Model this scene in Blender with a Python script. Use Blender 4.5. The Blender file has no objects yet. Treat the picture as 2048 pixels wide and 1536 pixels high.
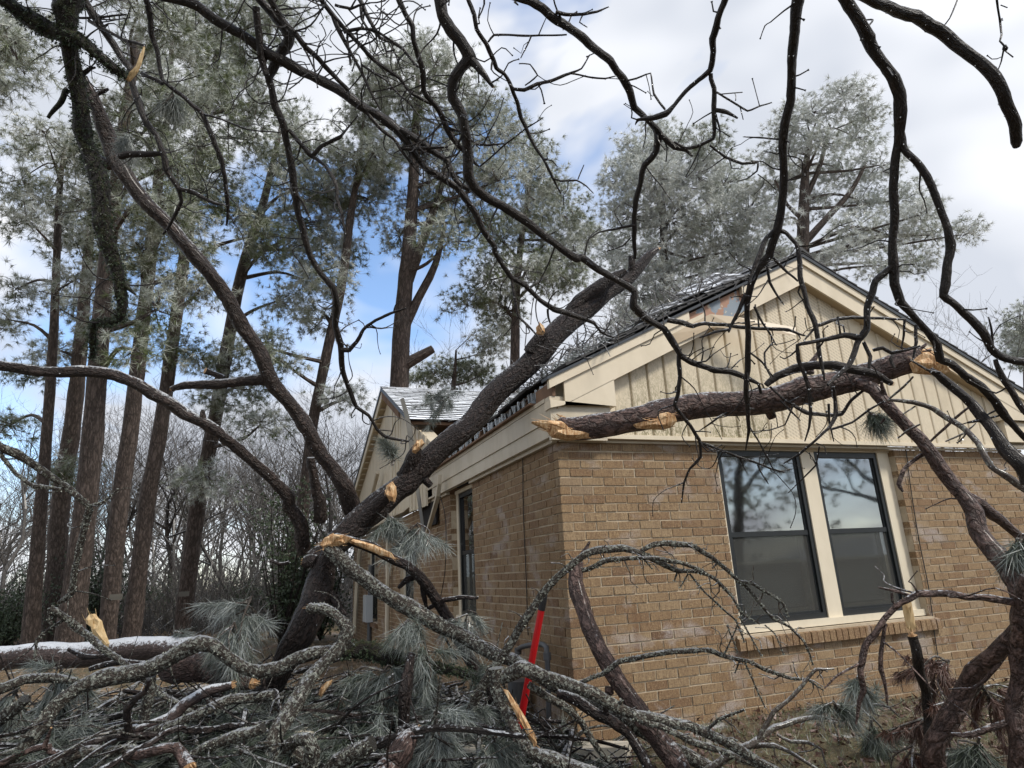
import bpy, math, random
import numpy as np
from mathutils import Vector, Matrix

# ------------------------------------------------------------------ camera
SC = bpy.context.scene
COL = SC.collection
FPX, PITCH, ROLL, YAW = 1299.31, 0.283223, -0.053683, 0.370672
CAM = np.array([-2.5143, -5.3993, 1.42])

def _basis():
    cp, sp = math.cos(PITCH), math.sin(PITCH)
    f = np.array([0, cp, sp]); r = np.array([1., 0, 0]); u = np.cross(r, f)
    cr, sr = math.cos(ROLL), math.sin(ROLL)
    r2 = cr*r + sr*u; u2 = -sr*r + cr*u
    c, s = math.cos(YAW), math.sin(YAW)
    H = np.array([[c, s, 0], [-s, c, 0], [0, 0, 1]])
    return H@r2, H@u2, H@f
CR, CU, CF = _basis()

def P(px, py, d):
    """point of the place seen at photo pixel (px,py), d metres in front of the camera"""
    return CAM + d*(CF + CR*(px-1024)/FPX - CU*(py-768)/FPX)
def P_Y(px, py, Y):
    r = P(px, py, 1)-CAM; return CAM + r*((Y-CAM[1])/r[1])
def P_X(px, py, X):
    r = P(px, py, 1)-CAM; return CAM + r*((X-CAM[0])/r[0])

cam = bpy.data.cameras.new('camera'); camo = bpy.data.objects.new('camera', cam); COL.objects.link(camo)
cam.sensor_width = 36; cam.lens = FPX/2048*36; cam.clip_start = .05; cam.clip_end = 1500
mw = Matrix.Identity(4)
for i in range(3):
    mw[i][0], mw[i][1], mw[i][2], mw[i][3] = CR[i], CU[i], -CF[i], CAM[i]
camo.matrix_world = mw
SC.cycles.max_bounces = 5; SC.cycles.diffuse_bounces = 2; SC.cycles.glossy_bounces = 2; SC.cycles.transmission_bounces = 4; SC.cycles.transparent_max_bounces = 8
SC.camera = camo

# ------------------------------------------------------------------ sky, sun, exposure
SUN_EL, SUN_AZ = math.radians(48), math.radians(140)      # azimuth clockwise from +Y
w = bpy.data.worlds.new('World'); SC.world = w; w.use_nodes = True
nt = w.node_tree; nt.nodes.clear()
def N(t, typ, **kw):
    n = t.nodes.new(typ)
    for k, v in kw.items(): setattr(n, k, v)
    return n
out = N(nt, 'ShaderNodeOutputWorld'); 
sky = N(nt, 'ShaderNodeTexSky', sky_type='NISHITA', sun_disc=False)
sky.sun_elevation = SUN_EL; sky.sun_rotation = SUN_AZ; sky.altitude = 100; sky.air_density = 1.0; sky.dust_density = .3; sky.ozone_density = 2.2
bg1 = N(nt, 'ShaderNodeBackground'); bg1.inputs['Strength'].default_value = .15
nt.links.new(sky.outputs[0], bg1.inputs[0])
tc = N(nt, 'ShaderNodeTexCoord')
mp = N(nt, 'ShaderNodeMapping'); mp.inputs['Scale'].default_value = (1, 1, 1.9); mp.inputs['Location'].default_value = (11.35, 25.81, 0.28)
nt.links.new(tc.outputs['Generated'], mp.inputs[0])
n1 = N(nt, 'ShaderNodeTexNoise'); n1.inputs['Scale'].default_value = 1.7; n1.inputs['Detail'].default_value = 5; n1.inputs['Roughness'].default_value = .52
n1.inputs['Distortion'].default_value = .3
nt.links.new(mp.outputs[0], n1.inputs['Vector'])
cr = N(nt, 'ShaderNodeValToRGB'); cr.color_ramp.elements[0].position = .35; cr.color_ramp.elements[1].position = .45
nt.links.new(n1.outputs[0], cr.inputs[0])
n2 = N(nt, 'ShaderNodeTexNoise'); n2.inputs['Scale'].default_value = 2.3; n2.inputs['Detail'].default_value = 3
nt.links.new(mp.outputs[0], n2.inputs['Vector'])
c2 = N(nt, 'ShaderNodeValToRGB')
c2.color_ramp.elements[0].position = .42; c2.color_ramp.elements[0].color = (.66, .70, .78, 1)
c2.color_ramp.elements[1].position = .66; c2.color_ramp.elements[1].color = (1.12, 1.13, 1.16, 1)
nt.links.new(n2.outputs[0], c2.inputs[0])
bg2 = N(nt, 'ShaderNodeBackground'); bg2.inputs['Strength'].default_value = .60
nt.links.new(c2.outputs[0], bg2.inputs[0])
mx = N(nt, 'ShaderNodeMixShader')
nt.links.new(cr.outputs[0], mx.inputs[0]); nt.links.new(bg1.outputs[0], mx.inputs[1]); nt.links.new(bg2.outputs[0], mx.inputs[2])
nt.links.new(mx.outputs[0], out.inputs[0])

sl = bpy.data.lights.new('sun', 'SUN'); sl.energy = 2.0; sl.angle = math.radians(11); sl.color = (1, .95, .87)
so = bpy.data.objects.new('sun', sl); COL.objects.link(so)
sd = Vector((math.sin(SUN_AZ)*math.cos(SUN_EL), math.cos(SUN_AZ)*math.cos(SUN_EL), math.sin(SUN_EL)))
so.rotation_euler = (-sd).to_track_quat('-Z', 'Y').to_euler(); so.location = (0, -10, 20)
SC.view_settings.view_transform = 'Standard'; SC.view_settings.look = 'None'
SC.view_settings.exposure = 0.85; SC.view_settings.gamma = 1; SC.view_settings.use_curve_mapping = False

# ------------------------------------------------------------------ helpers
RNG = np.random.default_rng(11); random.seed(5)

class MB:
    """collects faces; build() links them as one mesh object"""
    def __init__(s): s.v = []; s.f = {}; s.n = 0; s.a = []; s.b = []; s.mi = {}
    def add(s, V, F, bk=None, fr=0., mi=0):
        V = np.asarray(V, float).reshape(-1, 3); F = np.asarray(F, np.int64)
        if len(F) == 0: return
        k = F.shape[1]
        s.f.setdefault(k, []).append(F+s.n); s.mi.setdefault(k, []).append(np.full(len(F), mi))
        s.v.append(V); s.n += len(V)
        s.a.append(np.zeros((len(V), 3)) if bk is None else bk)
        s.b.append(np.full(len(V), fr) if np.isscalar(fr) else np.asarray(fr, float))
    def box(s, lo, hi, bk=None, fr=0., mi=0, R=None, o=None):
        x0, y0, z0 = lo; x1, y1, z1 = hi
        V = np.array([(x0,y0,z0),(x1,y0,z0),(x1,y1,z0),(x0,y1,z0),(x0,y0,z1),(x1,y0,z1),(x1,y1,z1),(x0,y1,z1)], float)
        if R is not None: V = V@np.asarray(R).T
        if o is not None: V = V+np.asarray(o)
        s.add(V, [(0,3,2,1),(4,5,6,7),(0,1,5,4),(1,2,6,5),(2,3,7,6),(3,0,4,7)], bk=np.tile(bk, (8, 1)) if bk is not None else V.copy(), fr=fr, mi=mi)
    def prism(s, poly, a, b, axis, fr=0., mi=0):
        """polygon (2D) swept between a and b along axis 0/1/2"""
        n = len(poly); V = []
        for t in (a, b):
            for p in poly:
                q = list(p); q.insert(axis, t); V.append(q)
        V = np.array(V, float)
        s.add(V, [[i, (i+1) % n, (i+1) % n+n, i+n] for i in range(n)], bk=V.copy(), fr=fr, mi=mi)
        s.add(V[:n], [list(range(n))[::-1]], bk=V[:n].copy(), fr=fr, mi=mi); s.add(V[n:], [list(range(n))], bk=V[n:].copy(), fr=fr, mi=mi)
    def build(s, name, mats, parent=None, base=None, smooth=False):
        if not isinstance(mats, (list, tuple)): mats = [mats]
        V = np.concatenate(s.v); 
        if base is not None: V = V-np.asarray(base)
        me = bpy.data.meshes.new(name)
        ks = sorted(s.f); 
        loops = np.concatenate([np.concatenate(s.f[k]).ravel() for k in ks])
        tot = np.concatenate([np.full(sum(len(x) for x in s.f[k]), k) for k in ks])
        mi = np.concatenate([np.concatenate(s.mi[k]) for k in ks])
        st = np.concatenate([[0], np.cumsum(tot)[:-1]])
        me.vertices.add(len(V)); me.vertices.foreach_set('co', V.astype(np.float32).ravel())
        me.loops.add(len(loops)); me.loops.foreach_set('vertex_index', loops.astype(np.int32))
        me.polygons.add(len(tot)); me.polygons.foreach_set('loop_start', st.astype(np.int32)); me.polygons.foreach_set('loop_total', tot.astype(np.int32))
        me.polygons.foreach_set('material_index', mi.astype(np.int32))
        me.polygons.foreach_set('use_smooth', np.full(len(tot), bool(smooth)))
        at = me.attributes.new('bk', 'FLOAT_VECTOR', 'POINT'); at.data.foreach_set('vector', np.concatenate(s.a).astype(np.float32).ravel())
        at = me.attributes.new('fr', 'FLOAT', 'POINT'); at.data.foreach_set('value', np.concatenate(s.b).astype(np.float32))
        for m in mats: me.materials.append(MAT[m] if isinstance(m, str) else m)
        me.update(); me.validate()
        o = bpy.data.objects.new(name, me); COL.objects.link(o)
        if parent is not None: o.parent = parent
        elif base is not None: o.location = base
        return o

def tag(o, label=None, cat=None, group=None, kind=None):
    if label: o['label'] = label
    if cat: o['category'] = cat
    if group: o['group'] = group
    if kind: o['kind'] = kind
    return o
def empty(name, loc, label, cat, group=None):
    e = bpy.data.objects.new(name, None); e.location = loc; e.empty_display_size = .2; COL.objects.link(e)
    return tag(e, label, cat, group)

def catmull(pts, step, ang=1.):
    """pts: n x k, resampled with about `step` metres between rings"""
    p = np.asarray(pts, float)
    if len(p) < 3:
        n = max(2, int(np.linalg.norm(p[1, :3]-p[0, :3])/step)+1); t = np.linspace(0, 1, n)[:, None]
        return p[0]*(1-t)+p[1]*t
    q = np.vstack([2*p[0]-p[1], p, 2*p[-1]-p[-2]]); out = []
    for i in range(1, len(q)-2):
        L = np.linalg.norm(q[i+1, :3]-q[i, :3]); n = max(1, int(math.ceil(L/step)))
        t = (np.arange(n)/n)[:, None]
        a, b, c, d = q[i-1], q[i], q[i+1], q[i+2]
        out.append(ang*.5*((2*b)+(c-a)*t+(2*a-5*b+4*c-d)*t*t+(3*b-a-3*c+d)*t**3)+(1-ang)*(b*(1-t)+c*t))
    out.append(p[-1:]); r = np.vstack(out); r[:, 3] = np.maximum(r[:, 3], .0012); return r

def tube(mb, pts, sides=8, step=.08, rough=.06, fr=0., seed=0, cap=True, mi=0, capmi=None, kink=0., knob=0., ang=1.):
    """pts rows (x,y,z,r): a bent, knobbly, tapering branch"""
    g = np.random.default_rng(seed+17)
    p = catmull(pts, step, ang); n = len(p); c = p[:, :3].copy(); r = p[:, 3].copy()
    if kink and n > 4:
        nk = g.normal(0, 1, (n, 3)); kw = max(1, min((n-1)//2-1, int(round(2.2*r.mean()/max(step, 1e-6))))); ker = np.ones(2*kw+1)/(2*kw+1)
        nk = np.stack([np.convolve(np.convolve(nk[:, a], ker, 'same'), ker, 'same') for a in range(3)], 1)*(2*kw+1)**.5
        nk[0] = nk[-1] = 0; c += nk*(r[:, None]*kink)
    T = np.gradient(c, axis=0); T /= np.linalg.norm(T, axis=1)[:, None]+1e-9
    u = np.cross(T[0], [.3, .2, 1.]); 
    if np.linalg.norm(u) < .1: u = np.cross(T[0], [1, 0, 0.])
    u /= np.linalg.norm(u); U = [u]
    for i in range(1, n):
        u = U[-1]-T[i]*(U[-1]@T[i]); u /= np.linalg.norm(u)+1e-9; U.append(u)
    U = np.array(U); W = np.cross(T, U)
    th = np.arange(sides)*2*math.pi/sides
    s = np.concatenate([[0], np.cumsum(np.linalg.norm(np.diff(c, axis=0), axis=1))])
    if rough:
        k = g.uniform(0, 6.28, 6)
        rr = 1+rough*(np.sin(3*th[None]+k[0]+s[:, None]*3.1)*.5+np.sin(5*th[None]+k[1]-s[:, None]*7)*.35+np.sin(s[:, None]*6/(.3+5*r.mean())+k[2])*.45+np.sin(s[:, None]*12/(.3+5*r.mean())+k[3]+2*th[None])*.4)
        rr += g.normal(0, rough*.22, rr.shape)
    else: rr = np.ones((n, sides))
    if knob:
        for q in range(int(s[-1]*knob*2.2)+1):
            s0, t0, hgt = g.uniform(0, s[-1]), g.uniform(0, 6.28), g.uniform(.08, .32); sg = r.mean()*g.uniform(.4, 1.1)+.006
            rr = rr+hgt*np.exp(-((s-s0)/sg)**2)[:, None]*np.exp(-((np.angle(np.exp(1j*(th-t0))))/.9)**2)[None]
    R = r[:, None]*rr
    V = c[:, None]+R[..., None]*(np.cos(th)[None, :, None]*U[:, None]+np.sin(th)[None, :, None]*W[:, None])
    bk = np.stack([R*np.cos(th), R*np.sin(th), np.repeat(s[:, None], sides, 1)+seed*.37], -1)
    i = np.arange(n-1)[:, None]*sides; j = np.arange(sides)[None]; j2 = (j+1) % sides
    F = np.stack([i+j, i+j2, i+sides+j2, i+sides+j], -1).reshape(-1, 4)
    frv = fr if np.isscalar(fr) else np.repeat(fr, sides)
    mb.add(V.reshape(-1, 3), F, bk.reshape(-1, 3), frv, mi)
    if cap:
        for e, o in ((0, -1), (n-1, 1)):
            cm = mi if capmi is None else capmi[0 if e == 0 else 1]
            ring = V[e]; cen = c[e]+T[e]*o*r[e]*.15
            VV = np.vstack([ring, cen]); FF = [(a, (a+1) % sides, sides) if o > 0 else ((a+1) % sides, a, sides) for a in range(sides)]
            mb.add(VV, FF, np.vstack([bk[e], [0, 0, s[e]]]), fr if np.isscalar(fr) else 0., cm)
    return c, r, T

def spikes(mb, pos, dr, r, n, L, seed=0, mi=0):
    """jagged splinters of torn wood round a broken end"""
    g = np.random.default_rng(seed); dr = np.asarray(dr)/np.linalg.norm(dr)
    u = np.cross(dr, [.2, .1, 1]); u /= np.linalg.norm(u)+1e-9; v = np.cross(dr, u)
    for k in range(n):
        a = g.uniform(0, 6.28); q = r*math.sqrt(g.uniform(0, .9)); b = pos+u*math.cos(a)*q+v*math.sin(a)*q
        l = L*g.uniform(.3, 1); wd = r*g.uniform(.12, .3)
        t = b+dr*l+g.normal(0, .12, 3)*l
        e1 = np.cross(dr, g.normal(0, 1, 3)); e1 /= np.linalg.norm(e1)+1e-9; e2 = np.cross(dr, e1)
        B = b-dr*r*.5
        V = [B+e1*wd, B+e2*wd*.5, B-e1*wd, B-e2*wd*.5, t+e1*wd*.25, t-e1*wd*.25]
        mb.add(V, [(0,1,4),(1,2,5),(2,3,5),(3,0,4),(1,5,4),(3,4,5)], np.array(V)*1., 0., mi)

def tufts(mb, Cn, Dr, L, nn, wid, spread, g, fr, droop=0.):
    """needle tufts: nn thin triangles radiating from each centre"""
    Cn = np.asarray(Cn, float); n = len(Cn)
    if n == 0: return
    L = np.broadcast_to(np.asarray(L, float), (n,))
    d = np.repeat(Dr, nn, 0)+g.normal(0, spread, (n*nn, 3)); d[:, 2] -= droop
    d /= np.linalg.norm(d, axis=1)[:, None]+1e-9
    l = np.repeat(L, nn)*g.uniform(.65, 1.1, n*nn)
    b = np.repeat(Cn, nn, 0)+g.normal(0, .07, (n*nn, 3))*np.repeat(L, nn)[:, None]
    t = b+d*l[:, None]; t[:, 2] -= droop*.25*l
    s = np.cross(d, g.normal(0, 1, (n*nn, 3))); s /= np.linalg.norm(s, axis=1)[:, None]+1e-9
    s *= wid
    V = np.stack([b-s*.5, b+s*.5, t], 1).reshape(-1, 3)
    i = np.arange(n*nn)[:, None]*3
    f = np.repeat(np.broadcast_to(fr, (n,)), nn)+g.normal(0, .1, n*nn)
    fv = np.stack([f-.12, f-.12, f+.17], 1).ravel()
    mb.add(V, i+np.array([[0, 1, 2]]), V.copy(), np.clip(fv, 0, 1))
# ------------------------------------------------------------------ materials
MAT = {}
def newmat(name):
    m = bpy.data.materials.new(name); m.use_nodes = True; t = m.node_tree; t.nodes.clear()
    o = N(t, 'ShaderNodeOutputMaterial'); b = N(t, 'ShaderNodeBsdfPrincipled'); t.links.new(b.outputs[0], o.inputs[0])
    MAT[name] = m; return m, t, b
def noise(t, vec, scale, det=4, rough=.55, dist=0.):
    n = N(t, 'ShaderNodeTexNoise'); n.inputs['Scale'].default_value = scale; n.inputs['Detail'].default_value = det
    n.inputs['Roughness'].default_value = rough; n.inputs['Distortion'].default_value = dist
    if vec is not None: t.links.new(vec, n.inputs['Vector'])
    return n.outputs[0]
def ramp(t, fac, stops):
    r = N(t, 'ShaderNodeValToRGB'); e = r.color_ramp.elements
    while len(e) < len(stops): e.new(.5)
    for x, (p, c) in zip(e, stops):
        x.position = p; x.color = (c, c, c, 1) if np.isscalar(c) else (*c, 1)
    t.links.new(fac, r.inputs[0]); return r.outputs[0]
def mix(t, fac, a, b, mode='MIX'):
    m = N(t, 'ShaderNodeMix', data_type='RGBA', blend_type=mode)
    for s, v in ((m.inputs[0], fac), (m.inputs[6], a), (m.inputs[7], b)):
        if hasattr(v, 'is_output'): t.links.new(v, s)
        elif np.isscalar(v): s.default_value = v
        else: s.default_value = (*v, 1)
    return m.outputs[2]
def mth(t, op, a, b=0., c=None):
    m = N(t, 'ShaderNodeMath', operation=op)
    for s, v in zip(m.inputs, (a, b, c)):
        if v is None: continue
        if hasattr(v, 'is_output'): t.links.new(v, s)
        else: s.default_value = v
    return m.outputs[0]
def bump(t, b, h, strength, dist):
    n = N(t, 'ShaderNodeBump'); n.inputs['Strength'].default_value = strength; n.inputs['Distance'].default_value = dist
    t.links.new(h, n.inputs['Height']); t.links.new(n.outputs[0], b.inputs['Normal'])
def attr(t, name, out='Vector'):
    a = N(t, 'ShaderNodeAttribute', attribute_name=name); return a.outputs[out]
def scaled(t, vec, s):
    m = N(t, 'ShaderNodeMapping'); m.inputs['Scale'].default_value = s; t.links.new(vec, m.inputs[0]); return m.outputs[0]
def up(t):
    g = N(t, 'ShaderNodeNewGeometry'); s = N(t, 'ShaderNodeSeparateXYZ'); t.links.new(g.outputs['Normal'], s.inputs[0]); return s.outputs[2]

def bark(name, dark, light, plate=14., stretch=.35, top=None, topamt=0., lichen=None, licamt=0., rough=.55, coat=.25, bstr=.8, lic_scale=26., bdist=.012):
    m, t, b = newmat(name); v = attr(t, 'bk'); vs = scaled(t, v, (1, 1, stretch))
    wob = N2col(t, vs, plate*1.1); wob2 = N2col(t, vs, plate*4.)
    dv = mix(t, .10, vs, wob); dv = mix(t, .025, dv, wob2)
    vo = N(t, 'ShaderNodeTexVoronoi', feature='DISTANCE_TO_EDGE'); vo.inputs['Scale'].default_value = plate; t.links.new(dv, vo.inputs['Vector'])
    crack = ramp(t, vo.outputs['Distance'], [(.0, 0.), (.30, 1.)])
    fine = noise(t, vs, plate*4, 3, .72); flake = noise(t, vs, plate*1.6, 2, .6, 1.5)
    h = mth(t, 'ADD', mth(t, 'MULTIPLY', crack, .45), mth(t, 'ADD', mth(t, 'MULTIPLY', fine, .6), mth(t, 'MULTIPLY', flake, .5)))
    c = mix(t, ramp(t, mth(t, 'ADD', mth(t, 'MULTIPLY', fine, .55), mth(t, 'MULTIPLY', flake, .45)), [(.36, 0.), (.64, 1.)]), dark, light)
    big = noise(t, v, 3.1, 1); c = mix(t, ramp(t, big, [(.35, 0.), (.7, .45)]), c, tuple(x*.55+y*.75 for x, y in zip(light, dark)))
    c = mix(t, mth(t, 'MULTIPLY', mth(t, 'SUBTRACT', 1., crack), .75), c, tuple(x*.5 for x in dark))
    if lichen is not None:
        ln = noise(t, v, lic_scale, 3, .7, .6)
        lm = ramp(t, ln, [(.56-licamt*.2, 0.), (.62-licamt*.2, 1.)])
        lc = mix(t, noise(t, v, 60., 0), lichen, tuple(x*.55 for x in lichen))
        c = mix(t, lm, c, lc); h = mth(t, 'ADD', h, mth(t, 'MULTIPLY', lm, .35))
    if top is not None:
        tn = noise(t, v, 34., 3, .75)
        tm = ramp(t, mth(t, 'ADD', up(t), mth(t, 'MULTIPLY', mth(t, 'SUBTRACT', tn, .5), 1.7)), [(.80-topamt*.5, 0.), (1.05-topamt*.5, 1.)])
        c = mix(t, mth(t, 'MULTIPLY', tm, .8), c, top)
    t.links.new(c, b.inputs['Base Color']); b.inputs['Roughness'].default_value = rough; b.inputs['Specular IOR Level'].default_value = .3
    b.inputs['Coat Weight'].default_value = coat; b.inputs['Coat Roughness'].default_value = .16
    bump(t, b, h, bstr, bdist); return m
def N2col(t, vec, scale):
    n = N(t, 'ShaderNodeTexNoise'); n.inputs['Scale'].default_value = scale; n.inputs['Detail'].default_value = 1; t.links.new(vec, n.inputs['Vector']); return n.outputs[1]

FROST = (.62, .64, .66)
bark('bark_dark', (.011, .008, .0065), (.046, .034, .027), 34, .3, FROST, .06, coat=.08, bdist=.012, bstr=1.)
bark('bark_moss', (.014, .010, .007), (.040, .031, .020), 36, .4, (.055, .060, .022), .15, lichen=(.060, .066, .024), licamt=.2, coat=.05, lic_scale=24, bdist=.03, bstr=1.)
bark('bark_fallen', (.012, .008, .0065), (.066, .043, .036), 20, .5, FROST, .14, coat=.10, bdist=.04, bstr=1.)
bark('bark_frosted', (.020, .014, .011), (.095, .066, .055), 22, .5, (.70, .72, .74), .50, coat=.08, bdist=.03, bstr=1.)
bark('bark_pinelog', (.032, .018, .015), (.250, .165, .138), 17, .6, FROST, .0, coat=.08, bdist=.04, bstr=1.)
bark('bark_snow', (.045, .030, .026), (.130, .088, .075), 26, .5, (.72, .75, .78), .75, coat=.2)
bark('bark_lichen', (.036, .027, .021), (.17, .14, .11), 34, .5, FROST, .15, lichen=(.46, .47, .40), licamt=.24, coat=.1, rough=.8, bdist=.03, bstr=1., lic_scale=44)
bark('bark_branchlet', (.050, .036, .028), (.170, .130, .100), 50, .3, FROST, .25, lichen=(.33, .33, .27), licamt=.05, coat=.5)
bark('bark_pine', (.050, .038, .032), (.200, .155, .132), 13, .3, FROST, .0, coat=.05, rough=.8, bdist=.03)
bark('bark_grey', (.060, .055, .050), (.200, .185, .170), 30, .4, FROST, .35, coat=.1, rough=.8)
bark('bark_frosttwig', (.160, .150, .145), (.420, .410, .405), 40, .4, (.70, .71, .72), .5, coat=.2)

def needles(name, green, frost, transl=.15):
    m, t, b = newmat(name); f = attr(t, 'fr', 'Fac'); p = attr(t, 'bk')
    c = mix(t, f, green, frost); n = noise(t, p, 2.3, 0)
    c = mix(t, ramp(t, n, [(.3, .24), (.7, 0.)]), c, tuple(x*.5 for x in green))
    t.links.new(c, b.inputs['Base Color']); b.inputs['Roughness'].default_value = .45
    b.inputs['Specular IOR Level'].default_value = .5; return m
needles('needle', (.092, .120, .022), (.86, .88, .85))
needles('lichen_flake', (.26, .27, .20), (.62, .64, .55))
needles('needle_debris', (.050, .068, .040), (.50, .53, .52))
needles('needle_brown', (.085, .036, .022), (.30, .22, .18))
needles('straw', (.20, .12, .06), (.48, .36, .22))
needles('leaf_dark', (.022, .040, .014), (.16, .20, .13))

m, t, b = newmat('torn_wood'); v = attr(t, 'bk')
n = noise(t, scaled(t, v, (60, 60, 8)), 1., 5, .6)
t.links.new(ramp(t, n, [(.32, (.26, .115, .045)), (.48, (.52, .30, .135)), (.66, (.76, .57, .35))]), b.inputs['Base Color'])
b.inputs['Roughness'].default_value = .7; bump(t, b, n, .8, .01)
m, t, b = newmat('pale_wood'); v = attr(t, 'bk')
n = noise(t, scaled(t, v, (50, 50, 6)), 1., 5, .6)
t.links.new(ramp(t, n, [(.3, (.52, .33, .14)), (.65, (.80, .60, .33))]), b.inputs['Base Color']); b.inputs['Roughness'].default_value = .6; bump(t, b, n, .5, .006)

# brick: tone per brick in attribute fr, fine vertical scratches, efflorescence, rusty streaks
m, t, b = newmat('brick'); tc_ = N(t, 'ShaderNodeNewGeometry'); pos = tc_.outputs['Position']; f = attr(t, 'fr', 'Fac')
c = ramp(t, f, [(0., (.140, .076, .038)), (.25, (.218, .130, .064)), (.5, (.270, .174, .088)), (.75, (.300, .206, .112)), (.9, (.335, .236, .132)), (1., (.270, .195, .122))])
scr = noise(t, scaled(t, pos, (150, 150, 12)), 1., 2, .7); sp = noise(t, pos, 75, 3, .75)
c = mix(t, ramp(t, scr, [(.38, .6), (.60, 0.)]), c, (.085, .042, .020), 'MIX')
c = mix(t, ramp(t, sp, [(.52, 0.), (.68, .55)]), c, (.46, .34, .19)); c = mix(t, ramp(t, sp, [(.34, .6), (.46, 0.)]), c, (.09, .045, .022))
ef = noise(t, scaled(t, pos, (1, 1, 1.6)), 2.1, 3, .6, .4)
c = mix(t, mth(t, 'MULTIPLY', ramp(t, ef, [(.55, 0.), (.68, 1.)]), ramp(t, sp, [(.4, .25), (.62, .75)])), c, (.40, .36, .34))
st = noise(t, scaled(t, pos, (5, 5, .7)), 1., 2, .6)
c = mix(t, ramp(t, st, [(.60, 0.), (.76, .5)]), c, (.12, .052, .022))
t.links.new(c, b.inputs['Base Color']); b.inputs['Roughness'].default_value = .8
bump(t, b, mth(t, 'ADD', scr, sp), .7, .004)
m, t, b = newmat('mortar'); pos = N(t, 'ShaderNodeNewGeometry').outputs['Position']
t.links.new(ramp(t, noise(t, pos, 9, 3, .7), [(.3, (.36, .29, .20)), (.7, (.52, .43, .31))]), b.inputs['Base Color']); b.inputs['Roughness'].default_value = .9
bump(t, b, noise(t, pos, 300, 1), .5, .003)

def paint(name, col, dirt=(.30, .24, .14), amt=.35, rough=.45, mildew=0.):
    m, t, b = newmat(name); pos = N(t, 'ShaderNodeNewGeometry').outputs['Position']
    n = noise(t, scaled(t, pos, (2, 2, .8)), 2.2, 3, .65)
    c = mix(t, ramp(t, n, [(.42, 0.), (.8, amt)]), col, dirt)
    if mildew:
        a = noise(t, pos, 1.15, 3, .5); s_ = noise(t, scaled(t, pos, (1, 1, .5)), 46, 4, .7, 1.2)
        sp_ = N(t, 'ShaderNodeSeparateXYZ'); t.links.new(pos, sp_.inputs[0])
        zz = ramp(t, mth(t, 'MULTIPLY', mth(t, 'SUBTRACT', sp_.outputs[2], 2.5), .8), [(.15, 1.), (.95, 0.)])
        xx = ramp(t, mth(t, 'MULTIPLY', sp_.outputs[0], .25), [(.1, 0.), (.22, 1.), (.55, 1.), (.75, .15)])
        mk = mth(t, 'MULTIPLY', mth(t, 'MULTIPLY', ramp(t, a, [(.34, 0.), (.48, 1.)]), ramp(t, s_, [(.44, 0.), (.56, 1.)])), mth(t, 'MULTIPLY', zz, xx))
        c = mix(t, mth(t, 'MULTIPLY', mk, mildew), c, (.21, .18, .09))
    t.links.new(c, b.inputs['Base Color']); b.inputs['Roughness'].default_value = rough
    bump(t, b, noise(t, pos, 14, 1), .12, .01); return m
paint('siding', (.63, .54, .395), mildew=.95)
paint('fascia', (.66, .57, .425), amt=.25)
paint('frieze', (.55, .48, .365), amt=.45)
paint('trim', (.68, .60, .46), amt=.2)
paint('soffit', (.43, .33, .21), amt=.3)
paint('white_piece', (.62, .57, .47), amt=.5)
paint('old_wood', (.19, .11, .065), dirt=(.05, .03, .02), amt=.7, rough=.85)
paint('shade_paint', (.012, .010, .009), amt=0., rough=1.)  # near black: puts the shade of openings and gaps into the colour
paint('grey_board', (.085, .08, .065), dirt=(.14, .12, .1), amt=.5)
paint('drip_edge', (.035, .04, .045), dirt=(.015, .015, .015), amt=.5, rough=.35)
paint('black_frame', (.012, .014, .015), dirt=(.03, .03, .03), amt=.3, rough=.35)
paint('grey_metal', (.09, .095, .10), dirt=(.12, .07, .04), amt=.35, rough=.45)
paint('meter_grey', (.45, .47, .48), amt=.2)
paint('red_paint', (.55, .008, .012), dirt=(.3, .02, .02), amt=.3, rough=.3)
paint('rubber', (.01, .01, .01), dirt=(.03, .03, .03), amt=.3, rough=.6)
paint('blind', (.62, .62, .60), amt=.15)
paint('room', (.30, .29, .26), amt=.2)
# vented siding: rows of slanted slots
m, t, b = newmat('vent_siding'); pos = N(t, 'ShaderNodeNewGeometry').outputs['Position']
s_ = N(t, 'ShaderNodeSeparateXYZ'); t.links.new(pos, s_.inputs[0])
q = mth(t, 'FRACT', mth(t, 'MULTIPLY', mth(t, 'ADD', s_.outputs[2], mth(t, 'MULTIPLY', s_.outputs[0], .6)), 24.))
q2 = mth(t, 'FRACT', mth(t, 'MULTIPLY', s_.outputs[0], 26.))
slot = mth(t, 'MULTIPLY', mth(t, 'LESS_THAN', q, .42), mth(t, 'LESS_THAN', q2, .72))
c = mix(t, mth(t, 'MULTIPLY', slot, .42), (.63, .54, .395), (.25, .20, .13))
t.links.new(c, b.inputs['Base Color']); b.inputs['Roughness'].default_value = .5; bump(t, b, mth(t, 'SUBTRACT', 1., slot), .6, .006)
# peeling paint board
m, t, b = newmat('peeling'); pos = N(t, 'ShaderNodeNewGeometry').outputs['Position']
n = noise(t, pos, 6, 3, .5); n2_ = noise(t, pos, 17, 4, .6)
c = mix(t, ramp(t, n, [(.47, 0.), (.49, 1.)]), (.36, .20, .13), (.22, .26, .30))
c = mix(t, ramp(t, n2_, [(.60, 0.), (.62, 1.)]), c, (.50, .45, .36))
t.links.new(c, b.inputs['Base Color']); b.inputs['Roughness'].default_value = .7
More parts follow.
